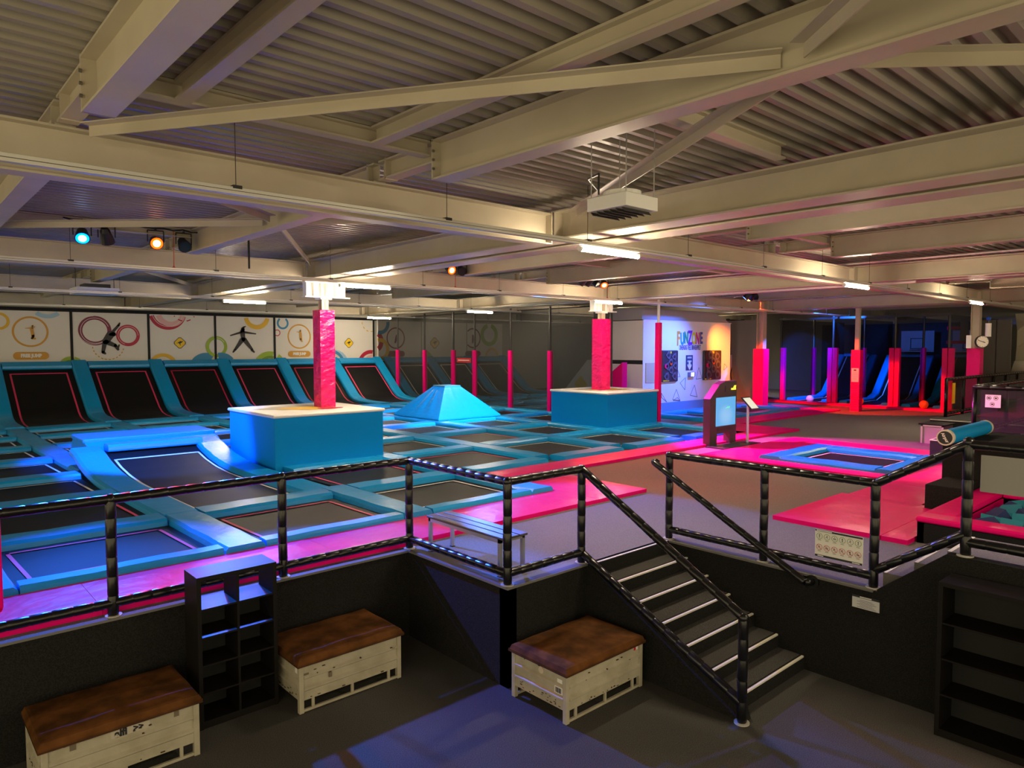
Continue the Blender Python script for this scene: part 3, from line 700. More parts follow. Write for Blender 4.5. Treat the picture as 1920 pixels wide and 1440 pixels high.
# slatted bench on the upper floor
bn = thing('slatted_bench', (5.35, 6.6, H), 'long slatted bench with grey steel frame behind the railing', 'bench')
zb = H + 0.43
for k in range(3): MB().box(5.13 + k * 0.135, 5.83, zb, 5.13 + k * 0.135 + 0.115, 7.30, zb + 0.028).build('slat', mat('bench_slat', (0.08, 0.07, 0.07), 0.35), bn, bevel=0.006)
b = MB()
for y in (5.88, 7.22): b.box(5.13, y, zb - 0.04, 5.515, y + 0.04, zb)
b.box(5.13, 5.88, zb - 0.04, 5.17, 7.26, zb); b.box(5.475, 5.88, zb - 0.04, 5.515, 7.26, zb); b.build('frame', GALV, bn)
for y in (5.88, 7.22):
    for x in (5.13, 5.475): MB().box(x, y, H + 0.01, x + 0.04, y + 0.04, zb - 0.04).build('leg', GALV, bn)
b = MB()
for y in (5.88, 7.22):
    for x in (5.13, 5.475): b.box(x - 0.005, y - 0.005, H, x + 0.045, y + 0.045, H + 0.012)
b.build('foot', BLK, bn)

# ------------------------------------------------------------------ rules signs
def ringm(mb, c, r0, r1, ax, ay, n=22, a0=0, a1=2 * PI, keep=None):
    c, ax, ay = Vector(c), Vector(ax), Vector(ay)
    for k in range(n):
        t0 = a0 + (a1 - a0) * k / n; t1 = a0 + (a1 - a0) * (k + 1) / n
        q = [c + ax * math.cos(t) * r + ay * math.sin(t) * r for t, r in ((t0, r0), (t0, r1), (t1, r1), (t1, r0))]
        if keep and not all(keep(p) for p in q): continue
        mb.add(q, [(0, 1, 2, 3)])
    return mb
sg = thing('rules_sign', (7.83, 3.27, 1.5), 'white house rules board with round green and red pictograms on the railing', 'sign')
sx = 7.835; sy0, sy1, sz0, sz1 = 3.545, 3.02, 1.345, 1.655     # sy0 is the picture-left edge
MB().box(sx, sy1, sz0, sx + 0.008, sy0, sz1).build('board', PAPER, sg, bevel=0.004)
b = MB(); b.box(sx - 0.003, sy1 + .004, sz1 - 0.022, sx, sy0 - 0.004, sz1 - .002); b.box(sx - 0.003, sy1 + .004, sz0 + .002, sx, sy0 - .004, sz0 + 0.024); b.build('header_band', INK, sg)
b = MB(); b.box(sx - 0.004, sy0 - 0.19, sz1 - 0.017, sx - 0.001, sy0 - 0.02, sz1 - 0.007); b.box(sx - 0.004, sy0 - 0.10, sz0 + 0.008, sx - 0.001, sy0 - 0.035, sz0 + 0.018); b.box(sx - 0.004, sy1 + 0.03, sz0 + 0.008, sx - 0.001, sy1 + 0.11, sz0 + 0.018); b.build('band_print', PAPER, sg)
g, rd, ik, gy = MB(), MB(), MB(), MB(); rr = random.Random(4)
def stick(mb, c, w, s, pose):
    # tiny pictogram figures on the board face (y decreases to picture right)
    def bar(a, b, t):
        a = Vector((c.x, c.y - a[0] * s, c.z + a[1] * s)); b = Vector((c.x, c.y - b[0] * s, c.z + b[1] * s)); mb.tube(a, b, t * s, 5)
    for a, b2, t in pose: bar(a, b2, t)
    mb.tube(c + Vector((0, 0, 0.62 * s)), c + Vector((-0.0006, 0, 0.62 * s)), 0.17 * s, 8)
POSES = [[((0, -.1), (0, .4), .13), ((0, -.1), (-.2, -.7), .08), ((0, -.1), (.2, -.7), .08), ((0, .35), (-.4, .5), .06), ((0, .35), (.4, .5), .06)],
         [((-.3, .0), (.3, .3), .12), ((-.3, 0), (-.6, -.4), .07), ((.0, .1), (.3, -.6), .07)],
         [((-.6, -.1), (.6, -.1), .1), ((-.6, .15), (.6, .15), .05), ((-.6, -.4), (.6, -.4), .06)]]
for row in range(2):
    for i in range(6):
        c = Vector((sx - 0.002, sy0 - 0.052 - i * 0.0845, sz1 - 0.075 - row * 0.125))
        ringm(g if row == 0 else rd, c, 0.030, 0.0345, (0, -1, 0), (0, 0, 1))
        stick(ik, c, 0, 0.026, POSES[[0, 1, 2, 0, 1, 0][i] if row == 0 else [1, 2, 1, 1, 0, 2][i]])
        if row: rd.tube(c + Vector((-0.001, 0.022, 0.022)), c + Vector((-0.001, -0.022, -0.022)), 0.0025, 4)
        gy.box(sx - 0.0015, c.y - 0.018, c.z - 0.047, sx, c.y + 0.018, c.z - 0.043)
g.build('green_ring', GRND, sg); rd.build('red_ring', REDP, sg); ik.build('pictogram', INK, sg); gy.build('caption', SIL, sg)
pl = thing('notice_sign', (7.81, 2.97, 0.95), 'small white notice plate on the dark wall under the rules board', 'sign')
MB().box(7.812, 2.83, 0.885, 7.82, 3.11, 1.0).build('plate', mat('plate_grey', (0.6, 0.6, 0.62), 0.5), pl); MB().box(7.810, 2.83, 1.0, 7.82, 3.11, 1.022).build('plate_header', INK, pl)
b = MB(); b.box(7.808, 2.91, 1.006, 7.811, 3.03, 1.016)
b.build('header_print', PAPER, pl); b = MB()
for k in range(6): b.box(7.8105, 2.86 + 0.02 * (k % 3), 0.897 + k * 0.015, 7.8125, 3.06 - 0.03 * (k % 2), 0.901 + k * 0.015)
b.build('print', LINEG, pl)
# blank back of a board on the raised railing
bb = MB().box(7.955, 1.62, 2.30, 7.967, 1.99, 2.66).build('blank_board', mat('board_back', (0.30, 0.29, 0.27), 0.5), None, bevel=0.004); tag(bb, 'plain grey backed board fixed to the raised black railing', 'sign')

# ------------------------------------------------------------------ foam pit
fp = thing('foam_pit', (11.6, 2.2, H), 'foam pit with black walls and thick pink padded rim', 'foam pit')
px0, px1, py1_, pt = 10.2, 13.1, 3.25, 1.47
b = MB(); b.box(px0, -5, H, px0 + 0.08, py1_, pt - 0.08); b.box(px0, py1_ - 0.08, H, px1, py1_, pt - 0.08); b.box(px1 - .08, -5, H, px1, py1_, pt - 0.08); b.build('pit_wall', CARPB, fp)
b = MB(); b.box(px0 - 0.02, -5, pt - 0.08, px0 + 0.36, py1_ + 0.02, pt); b.box(px0 + 0.36, py1_ - 0.36, pt - 0.08, px1 + 0.02, py1_ + 0.02, pt); b.box(px1 - .36, -5, pt - 0.08, px1 + 0.02, py1_ - .36, pt); b.build('rim_pad', VP, fp, bevel=0.03, seg=3)
MB().box(px0 + 0.34, -5, H, px0 + 0.36, py1_ - 0.36, pt - 0.08).build('inner_lining', VP, fp); MB().box(px0 + 0.36, py1_ - 0.38, H, px1 - .36, py1_ - 0.36, pt - 0.08).build('inner_lining', VP, fp)
rr = random.Random(3); nfo = 0
from mathutils import Matrix
for i in range(8):
    for j in range(9):
        cx = px0 + 0.62 + i * 0.26; cy = py1_ - 0.65 - j * 0.28; s = 0.125
        if cx > px1 - 0.55: continue
        R = Matrix.Rotation(rr.random() * 3, 3, 'Z') @ Matrix.Rotation((rr.random() - .5) * 1.6, 3, 'X')
        vs = [Vector((cx, cy, pt - 0.22 + rr.random() * 0.10)) + R @ Vector((a * s, b2 * s, c2 * s)) for c2 in (-1, 1) for (a, b2) in ((-1, -1), (1, -1), (1, 1), (-1, 1))]
        teal = rr.random() < 0.45
        o = MB().hexa(vs).build('foam_cube', FOAM2 if teal else FOAM1)
        tag(o, ('teal' if teal else 'navy blue') + ' foam cube lying in the pink rimmed foam pit', 'foam cube', 'foam cubes in the pit'); nfo += 1
MB().box(px0 + .36, -5, H, px1 - .36, py1_ - .38, H + 0.18).build('pit_floor', FOAM1, fp)
bc = MB().box(12.15, 3.28, H, 13.15, 3.78, 1.56).build('carpet_cube', CARPB, None, bevel=0.015); tag(bc, 'low black carpeted cube at the back of the foam pit', 'step')
bc = MB().box(13.2, 1.8, H, 14.8, 3.86, 2.18).build('carpet_cube', CARPB, None, bevel=0.015); tag(bc, 'tall black carpeted block carrying the blue padded roll', 'step')
rb_ = thing('padded_roll', (13.4, 3.57, 2.30), 'blue padded round beam with black lettered end cap above the foam pit', 'beam pad')
ax0, ax1, ay_, az_ = 12.30, 14.35, 3.55, 2.305; R0 = 0.118
MB().tube((ax0, ay_, az_), (ax1, ay_, az_), R0, 28).build('roll_cover', VBS, rb_, smooth=False)
MB().tube((ax0 - 0.05, ay_, az_), (ax0 + 0.03, ay_, az_), R0 * 1.04, 28).build('end_ring', mat('ring_cream', (0.7, 0.62, 0.5), 0.4), rb_)
MB().tube((ax1 - 0.03, ay_, az_), (ax1 + 0.05, ay_, az_), R0 * 1.04, 28).build('end_ring', mat('ring_cream', (0.7, 0.62, 0.5), 0.4), rb_)
MB().tube((ax0 - 0.056, ay_, az_), (ax0 - 0.04, ay_, az_), R0 * 0.86, 28).build('end_cap', BLK, rb_)
text('Airpur', 0.062, (ax0 - 0.058, ay_, az_), (PI / 2, math.radians(60), -PI / 2), PAPER, rb_, bold=0.002)
MB().tube((13.4, ay_, 2.182), (13.4, ay_, az_ - 0.1), 0.05, 10).build('support', BLK, rb_)

# ------------------------------------------------------------------ raised kids area at the right
pf = MB().box(22.6, -6, H, 40, 6.95, 1.62); pf.box(21.8, -6, H, 22.6, 5.9, 1.38)
po = struct(pf, 'floor_raised', BLKM)
n = MB().box(21.79, -2, 1.36, 21.83, 5.9, 1.384); n.box(22.59, -2, 1.60, 22.63, 6.95, 1.624); n.build('nosing', ALU, po)
def cage(label, x0, y0, x1, y1, z0, z1, nx, ny, name='net_fence', r=0.05, netm=NETD):
    t = thing(name, (x0, y0, z0), label, 'fence'); pts = []
    if nx: pts += [(x0 + (x1 - x0) * i / nx, y0) for i in range(nx + 1)]
    if ny: pts += [(x0, y0 + (y1 - y0) * i / ny) for i in range(1 if nx else 0, ny + 1)]
    for (x, y) in pts: MB().tube((x, y, z0), (x, y, z1), r, 8).build('post', TUBE, t, smooth=True)
    for zz in (z1, z0 + 0.1):
        if nx: m, k = MB(), MB(); padtube(m, k, (x0, y0, zz), (x1, y0, zz), r, 0.3); m.build('rail', TUBE, t, smooth=True)
        if ny: m, k = MB(), MB(); padtube(m, k, (x0, y0, zz), (x0, y1, zz), r, 0.3); m.build('rail', TUBE, t, smooth=True)
    if nx: MB().add([(x0, y0, z0 + .1), (x1, y0, z0 + .1), (x1, y0, z1), (x0, y0, z1)], [(0, 1, 2, 3)]).build('net', netm, t)
    if ny: MB().add([(x0, y0, z0 + .1), (x0, y1, z0 + .1), (x0, y1, z1), (x0, y0, z1)], [(0, 1, 2, 3)]).build('net', netm, t)
    return t
fo = cage('long black netted fence round the raised kids area below the clock', 23.6, 6.85, 38, 6.85, 1.62, 2.74, 9, 0)
MB().box(23.95, 6.78, 2.0, 24.2, 6.795, 2.62).build('yellow_notice', SIGNY, fo)
fi = cage('black fence with white rules sign in front of the pink mats', 18.9, 4.9, 30, -3, 1.62, 2.78, 4, 4, netm=NETD)
for X in (19.0,):
    s = MB().box(18.80, 4.36, 2.33, 18.815, 4.66, 2.62); so_ = s.build('rules_plate', PAPER, fi)
    q = MB()
    for (dy, dz) in ((0.13, 0.10), (-0.09, 0.10), (0.02, -0.10)):
        ringm(q, (18.797, 4.51 + dy * 0.62, 2.475 + dz * 0.7), 0.038, 0.046, (0, -1, 0), (0, 0, 1)); q.box(18.795, 4.49 + dy * .62, 2.46 + dz * .7, 18.798, 4.53 + dy * .62, 2.49 + dz * .7)
    q.build('pictogram', INK, so_)
st = MB().box(17.6, -6, H, 21.8, 5.4, 1.62); struct(st, 'floor_stage', BLKM)
n = MB().box(17.59, -3, 1.60, 17.63, 5.4, 1.624); n.box(17.6, 5.37, 1.60, 21.8, 5.41, 1.624); struct(n, 'trim_3', ALU)
pmat(23.9, 1.5, 27.0, 6.2, 'pink mat behind the black fence of the raised area, nearer piece', z0=1.62); pmat(27.01, 1.5, 33.0, 6.2, 'pink mat behind the black fence of the raised area, farther piece', z0=1.62)
LT = loose_tramp(14.9, 0.2, 17.5, 2.9, 'blue padded trampoline behind the foam pit near the picture edge', z0=H + 0.3, name='trampoline')
MB().box(14.85, 0.1, H, 17.55, 3.0, H + 0.3).build('base', CARPB, LT)
lb = thing('locker_bench', (21.4, 6.3, H), 'small grey bench end standing by the black raised stage', 'bench')
b = MB()
for y in (6.1, 6.6): b.box(20.9, y, H, 20.95, y + 0.05, H + 0.5)
b.box(20.9, 6.1, H + 0.46, 20.95, 6.65, H + 0.5); b.build('frame', GALV, lb); MB().box(20.93, 6.15, H, 20.945, 6.6, H + 0.46).build('end_panel', mat('panel_grey', (0.35, 0.34, 0.31), 0.5), lb); MB().box(20.88, 6.05, H + 0.5, 21.7, 6.7, H + 0.53).build('seat', LAM, lb)
b = MB().box(21.6, 6.1, H, 21.65, 6.65, H + 0.5).build('leg', GALV, lb)
# clock and bits on the pink column
ck = thing('clock', (27.9, 7.1, 3.9), 'white round clock standing on the pink padded column', 'clock')
c = Vector((27.86, 7.06, 3.88)); dn = Vector((-0.75, -0.66, 0)).normalized(); dx = Vector((dn.y, -dn.x, 0)) * -1
MB().tube(c - dn * 0.05, c + dn * 0.03, 0.215, 28).build('case', BLK, ck); MB().tube(c + dn * 0.03, c + dn * 0.036, 0.19, 28).build('dial', mat('dial_white', (0.8, 0.78, 0.7), 0.4), ck)
h = MB(); sd = Vector((-dn.y, dn.x, 0))
h.tube(c + dn * 0.045, c + dn * 0.045 - sd * 0.15 + Vector((0, 0, 0.055)), 0.010, 5); h.tube(c + dn * 0.045, c + dn * 0.045 + sd * 0.08 - Vector((0, 0, 0.03)), 0.013, 5)
for k in range(12):
    a = k * PI / 6; p = c + dn * 0.04 + (sd * math.cos(a) + Vector((0, 0, 1)) * math.sin(a)) * 0.155; h.tube(p, p + (sd * math.cos(a) + Vector((0, 0, 1)) * math.sin(a)) * 0.025, 0.006, 4)
h.build('hands', INK, ck); MB().box(27.75, 7.35, 3.66, 27.8, 7.5, 4.1).build('bracket', WHM, ck)
db = thing('dispenser', (27.97, 6.85, 4.3), 'white wall dispenser with blue top on the column above the clock', 'dispenser')
MB().tube((27.9, 6.9, 4.05), (27.9, 6.9, 4.5), 0.09, 14).build('body', WHM, db); MB().tube((27.9, 6.9, 4.5), (27.9, 6.9, 4.6), 0.05, 12).build('neck', BLK, db); MB().ball((27.9, 6.9, 4.66), 0.075).build('cap', mat('cap_blue', (0.02, 0.08, 0.5), 0.3), db)

# ------------------------------------------------------------------ poster wall
PY_ = 31.38; PZ0, PZ1 = 2.98, 5.04
PX = [2.75, 5.60, 8.32, 10.98, 13.64, 16.25, 18.85]
DIV = MB()
def disc(mb, c, r, n=24, ax=(1, 0, 0), ay=(0, 0, 1)):
    c, ax, ay = Vector(c), Vector(ax), Vector(ay); mb.add([c + ax * math.cos(2 * PI * k / n) * r + ay * math.sin(2 * PI * k / n) * r for k in range(n)], [tuple(range(n))]); return mb
class Poster:
    def __init__(s, x0, x1, label, Y=PY_, m=POST, z0=PZ0, z1=PZ1):
        s.x0, s.x1, s.Y, s.z0, s.z1 = x0, x1, Y, z0, z1; s.l = 0
        s.o = thing('poster_panel', ((x0 + x1) / 2, Y, z0), label, 'poster', 'printed panels above the wall trampolines')
        MB().box(x0 + 0.03, Y, z0, x1 - 0.03, Y + 0.04, z1).build('panel', m, s.o)
    def lay(s): s.l += 1; return s.Y - 0.004 - 0.0025 * s.l
    def keep(s): return lambda p: s.x0 + 0.03 <= p.x <= s.x1 - 0.03 and s.z0 <= p.z <= s.z1
    def at(s, px, py): p = at_y(px, py, s.Y); return p.x, p.z
    def ring(s, px, py, rpx, wpx, m, a0=0, a1=360, ex=0, dash=None, name='ring'):
        x, z = s.at(px, py); x2, _ = s.at(px + rpx, py); k = (x2 - x) / rpx; r = x2 - x; w = wpx * k; Y = s.lay(); mb = MB()
        n = 72
        for i in range(n):
            if dash and (i // dash) % 2: continue
            t0 = math.radians(a0 + (a1 - a0) * i / n); t1 = math.radians(a0 + (a1 - a0) * (i + 1) / n)
            q = [Vector((x + math.cos(t) * rr, Y, z + math.sin(t) * rr * (1 + ex))) for t, rr in ((t0, r - w), (t0, r), (t1, r), (t1, r - w))]
            if all(s.keep()(p) for p in q): mb.add(q, [(0, 1, 2, 3)])
        if mb.v: mb.build(name, m, s.o)
    def poly(s, pts, m, name='figure'):
        Y = s.lay(); mb = MB()
        for P in pts: mb.add([(s.at(*p)[0], Y, s.at(*p)[1]) for p in P], [tuple(range(len(P)))])
        return mb.build(name, m, s.o)
    def limbs(s, L, m, name='figure'):
        Y = s.lay(); mb = MB()
        for (a, b, w0, w1) in L:
            a = Vector(a); b = Vector(b); t = (b - a).normalized(); n = Vector((-t.y, t.x))
            q = [a + n * w0, b + n * w1, b - n * w1, a - n * w0]; mb.add([(s.at(*p)[0], Y, s.at(*p)[1]) for p in q], [(0, 1, 2, 3)])
            for c, w in ((a, w0), (b, w1)):
                x, z = s.at(*c); x2, _ = s.at(c[0] + w, c[1]); disc(mb, (x, Y - 0.0004, z), x2 - x, 10)
        return mb.build(name, m, s.o)
    def pill(s, x0, y0, x1, y1, m, txt):
        a = s.at(x0, y0); b = s.at(x1, y1); Y = s.lay(); r = abs(a[1] - b[1]) / 2; zc = (a[1] + b[1]) / 2; pts = []
        for k in range(13): t = PI / 2 + PI * k / 12; pts.append((a[0] + r + math.cos(t) * r, Y, zc + math.sin(t) * r))
        for k in range(13): t = -PI / 2 + PI * k / 12; pts.append((b[0] - r + math.cos(t) * r, Y, zc + math.sin(t) * r))
        MB().add(pts, [tuple(range(len(pts)))]).build('banner', m, s.o)
        if txt: text(txt, r * 1.15, ((a[0] + b[0]) / 2, Y - 0.004, zc), (PI / 2, 0, 0), PAPER, s.o, bold=0.012, sx=0.85)
    def roo(s, px, py, r, dim=False):
        x, z = s.at(px, py); x2, _ = s.at(px + r, py); R = x2 - x; m1, m2 = (INK, SIGNY) if not dim else (INK, YEL)
        for rr, m, nm in ((R, m1, 'sign_border'), (R * 0.88, m2, 'road_sign')):
            pts = []; Y = s.lay()
            for k in range(4):
                for d in (-1, 1):
                    a = PI / 2 * k; ca, sa = math.cos(a), math.sin(a); u, v = 0.84, 0.16 * d; pts.append((x + rr * (ca * u - sa * v), Y, z + rr * (sa * u + ca * v)))
            MB().add(pts, [tuple(range(8))]).build(nm, m, s.o)
        Y = s.lay(); g = [(-.55, -.10), (-.2, .12), (.08, .30), (.22, .22), (.38, .30), (.46, .22), (.3, .10), (.22, .0), (.05, -.10), (.12, -.38), (.02, -.38), (-.06, -.12), (-.25, -.02)]
        MB().add([(x + a * R, Y, z + b * R) for a, b in g], [tuple(range(len(g)))]).build('kangaroo', INK, s.o)
P0 = Poster(PX[0], PX[1], 'white panel with large orange jumper circle and FREE JUMP banner at picture edge')
P0.ring(57, 622, 34, 4, ORG); P0.ring(-2, 602, 20, 6, YEL); P0.ring(88, 566, 36, 9, LBL, ex=0.0); P0.ring(88, 562, 34, 9, BLU); P0.ring(134, 690, 25, 8, GRN); P0.ring(134, 690, 18, 4, GRND)
P0.limbs([((59, 616), (62, 630), 3.2, 3.0), ((62, 630), (60, 634), 3, 2.2), ((60, 634), (66, 635), 2.4, 1.6), ((60, 615), (47, 615.5), 1.2, 0.6), ((62, 615), (66, 612), 1, 0.5), ((61, 611), (61, 612), 2.0, 2)], ORG)
P0.pill(24, 660, 92, 674, ORG, 'FREE JUMP')
P1 = Poster(PX[1], PX[2], 'white panel with two dark red rings and a leaping charcoal figure')
P1.ring(178, 620, 31, 8, BUR); P1.ring(240, 629, 22, 6.5, REDP); P1.ring(178, 620, 27, 0.8, POST, 20, 300); P1.ring(176, 619, 30, 0.8, POST, 90, 330); P1.ring(240, 629, 19, 0.7, POST, 0, 250); P1.ring(203, 648, 30, 2, ORG, 185, 355, dash=3, name='dashes'); P1.ring(134, 690, 25, 8, GRN); P1.ring(134, 690, 18, 4, GRND)
P1.limbs([((198, 640), (207, 627), 6.5, 7.5), ((207, 627), (222, 610), 3.2, 2.2), ((212, 626), (213, 627), 4.5, 4.5), ((196, 643), (193, 660), 4.6, 3.2), ((193, 660), (197, 663), 3.0, 2.0), ((199, 641), (216, 648), 5, 3.5), ((216, 648), (221, 655), 3.2, 2.6), ((221, 652), (223, 647), 2, 1.6), ((222, 610), (224, 606), 2.2, 1.6)], SIL)
P2 = Poster(PX[2], PX[3], 'white panel with big red ring cut by its top edge and kangaroo sign')
P2.ring(314, 585, 35, 9, REDP); P2.ring(320, 586, 28, 10, PNK); P2.ring(314, 585, 29, 0.8, POST); P2.ring(306, 688, 24, 0.8, POST); P2.ring(345, 580, 24, 2.2, REDP, dash=4, name='dashes'); P2.roo(337, 643, 13); P2.ring(306, 688, 27, 7, YEL); P2.ring(386, 692, 31, 13, BLU); P2.ring(406, 650, 20, 6, GRN)
P3 = Poster(PX[3], PX[4], 'white panel with charcoal star jumper arms and legs spread')
P3.ring(406, 650, 20, 6, GRN); P3.ring(406, 650, 17, 0.9, POST, 30, 260); P3.ring(481, 593, 20, 0.9, POST); P3.ring(414, 692, 31, 13, BLU); P3.ring(481, 593, 24, 8, YEL); P3.ring(506, 690, 30, 9, GRN); P3.ring(506, 690, 22, 5, GRND)
P3.limbs([((454, 622), (456, 636), 4.6, 3.8), ((455, 617), (455, 619), 3.6, 3.4), ((452, 623), (432, 629), 2.2, 1.2), ((458, 623), (479, 626), 2.2, 1.1), ((454, 637), (441, 655), 4.4, 2.4), ((458, 637), (472, 655), 4.4, 2.4), ((440, 656), (437, 660), 2.2, 1.6), ((472, 656), (476, 660), 2.2, 1.6), ((456, 614), (460, 612), 1.8, 0.8)], SIL)
P4 = Poster(PX[4], PX[5], 'white panel with small blue ring, thin orange jumper circle and FREE JUMP banner')
P4.ring(530, 606, 11, 3.5, BLU); P4.ring(519.5, 624, 6, 1.6, REDP); P4.ring(561, 631, 21.5, 2.4, ORG); P4.ring(506, 690, 30, 9, GRN); P4.ring(506, 690, 22, 5, GRND)
P4.limbs([((563, 625), (564, 636), 2.4, 2.2), ((564, 636), (566, 640), 1.8, 1.4), ((562, 623), (556, 622), 0.9, 0.5), ((563, 620), (563, 621), 1.6, 1.6)], ORG); P4.pill(540, 658, 582, 669, ORG, 'FREE JUMP')
P5 = Poster(PX[5], PX[6], 'brightly lit white panel with yellow kangaroo sign, nearest the net')
P5.roo(654, 643, 9.5); P5.ring(628, 684, 25, 7, LBL); P5.ring(622, 683, 24, 5, BLU); P5.ring(695, 684, 24, 6, REDP); P5.ring(694, 604, 16, 1.4, YEL, dash=3, name='dashes'); P5.ring(700, 690, 22, 5, PNK)
P6 = Poster(19.0, 21.8, 'panel behind the net with thin burgundy circle and pill banner'); P6.ring(742, 634, 17, 2, BUR); P6.pill(725, 658, 759, 669, BUR, '')
P6.limbs([((741, 642), (744, 630), 1.6, 2.4)], BUR); P6.ring(700, 640, 19, 8, REDP); P6.ring(712, 655, 18, 6, YEL); P6.ring(712, 606, 18, 6, BLU)
P7 = Poster(21.8, 24.9, 'panel behind the net with faded kangaroo sign'); P7.roo(815, 643, 10, True); P7.ring(790, 684, 24, 12, GRN)
P8 = Poster(24.9, 27.6, 'panel behind the net with dark burgundy jumper circle'); P8.ring(886.5, 634, 14.5, 1.8, BUR); P8.limbs([((886, 642), (887, 630), 1.4, 2)], BUR); P8.pill(872, 658, 901, 668, BUR, ''); P8.ring(917, 628, 16, 6, GRN); P8.ring(922, 668, 12, 3, YEL); P8.ring(850, 672, 16, 4, REDP)
fr = MB()
for X in PX[1:]: fr.box(X - 0.045, PY_ - 0.03, PZ0, X + 0.045, PY_ + 0.02, PZ1 + 0.05)
fr.box(-6, PY_ - 0.02, PZ0 - 0.06, 28, PY_ + 0.06, PZ0 - 0.01); fr.box(-6, PY_ - 0.06, PZ1 + 0.0, 19, PY_ + 0.06, PZ1 + 0.12)
struct(fr, 'trim_4', BLKM)
# pipes above the posters
pp = MB().tube((-6, 31.0, 5.22), (19, 31.0, 5.22), 0.05, 10); o = pp.build('pipe_rail', TRK); tag(o, 'long pale pipe running above the printed panels', 'pipe')

# ------------------------------------------------------------------ net wall along the court edge
NX = 19.08
npost = [(13.95, 4.50), (18.95, 3.56), (21.2, 3.56), (23.5, 3.56), (25.0, 3.56), (27.2, 3.56), (29.5, 3.56)]
nw = ['tallest, beside the far blue box', 'behind the far blue box', 'right of the blue pyramid', 'against the pyramid side', 'behind the pyramid top', 'left of the pyramid', 'at the end of the wall trampolines']
for (y, zt), lb_ in zip(npost, nw):
    t = thing('net_post', (NX, y, H), 'pink padded net post, ' + lb_, 'post', 'padded net posts')
    MB().box(NX - 0.085, y - 0.085, H, NX + 0.085, y + 0.085, zt).build('post_pad', VP, t, bevel=0.02)
    MB().tube((NX, y, zt), (NX, y, 5.25), 0.045, 10).build('pole', BLK if y > 15 else WHM, t)
ntp = thing('safety_net', (NX, 22, H), 'dark see-through safety net along the side of the main court', 'net')
for (a, b) in zip([15.9, 18.95, 21.2, 23.5, 25.0, 27.2, 29.5], [18.95, 21.2, 23.5, 25.0, 27.2, 29.5, 31.3]):
    MB().add([(NX, a, H + 0.15), (NX, b, H + 0.15), (NX, b, 5.15), (NX, a, 5.15)], [(0, 1, 2, 3)]).build('net_panel', NET, ntp)
MB().tube((NX, 15.9, 5.15), (NX, 31.3, 5.15), 0.02, 8).build('net_rope', BLK, ntp); MB().tube((NX, 15.95, H), (NX, 15.95, 5.2), 0.05, 8).build('net_pole', BLK, ntp)
# floor pads beyond the net
for i in range(3):
    for j in range(2):
        x0 = 19.25 + 2.6 * j; y0 = 18.4 + 2.5 * i
        loose_tramp(x0, y0, x0 + 2.55, y0 + 2.45, 'trampoline beyond the net, %s row from the FunZone, %s from the net' % (ORD[i], ORD[j]), w=0.4)
sgn = MB().box(NX - 0.012, 23.75, 3.02, NX - 0.004, 24.75, 3.22).build('warning_strip', REDM); tag(sgn, 'small red warning strip hanging on the net', 'sign')
q = MB().box(NX - 0.016, 23.85, 3.10, NX - 0.011, 24.65, 3.14).build('print', PAPER, sgn)
wd = MB().prism([(20.0, 16.2, 1.9), (20.0, 17.95, 1.9), (20.0, 16.2, 3.15)], (0.3, 0, 0)); wd.box(20.0, 16.2, H, 20.3, 17.95, 1.9); o = wd.build('wedge_pad', VP, None, bevel=0.02); tag(o, 'pink triangular padded wedge behind the net by the far box', 'padding')
# area beyond net: white half-height panels and far grey wall
wb = MB().box(31.5, 17.2, H, 31.7, 31.5, 5.0); struct(wb, 'wall_far_court', mat('wall_grey', (0.25, 0.24, 0.22), 0.7))
pn = thing('slide_panel', (27, 22, H), 'white sloped side panel with small kangaroo sign, seen through the net', 'panel')
MB().prism([(24.5, 19.5, H), (24.5, 23.4, H), (24.5, 23.4, 1.6), (24.5, 21.9, 3.1), (24.5, 21.2, 3.1)], (0.1, 0, 0)).build('panel', POST, pn)
pts = [(24.49, 22.3 - 0.42 * a, 1.95 + 0.42 * b) for a, b in ((1, 0), (0, 1), (-1, 0), (0, -1))]; MB().add(pts, [(0, 1, 2, 3)]).build('kangaroo_sign', SIGNY, pn)
pn2 = thing('slide_panel', (21.6, 18.0, H), 'white panel with black edged yellow sign behind the far blue box', 'panel')
MB().box(22.3, 18.0, H, 22.4, 19.6, 3.1).build('panel', POST, pn2)
MB().add([(22.29, 18.1, 1.5), (22.29, 19.5, 1.5), (22.29, 19.1, 2.15), (22.29, 18.8, 2.5), (22.29, 18.6, 2.5), (22.29, 18.3, 2.15)], [(0, 1, 2, 3, 4, 5)]).build('sign_border', INK, pn2)
MB().add([(22.28, 18.2, 1.5), (22.28, 19.4, 1.5), (22.28, 19.02, 2.1), (22.28, 18.77, 2.4), (22.28, 18.63, 2.4), (22.28, 18.38, 2.1)], [(0, 1, 2, 3, 4, 5)]).build('yellow_sign', SIGNY, pn2)
MB().box(22.25, 17.95, H, 22.33, 18.0, 5.2).build('frame', BLK, pn2); MB().box(22.28, 18.0, 3.1, 22.4, 19.6, 3.2).build('frame', BLK, pn2)
MB().add([(22.3, 18, 3.2), (22.3, 19.6, 3.2), (22.3, 19.6, 5.2), (22.3, 18, 5.2)], [(0, 1, 2, 3)]).build('net', NETD, pn2)

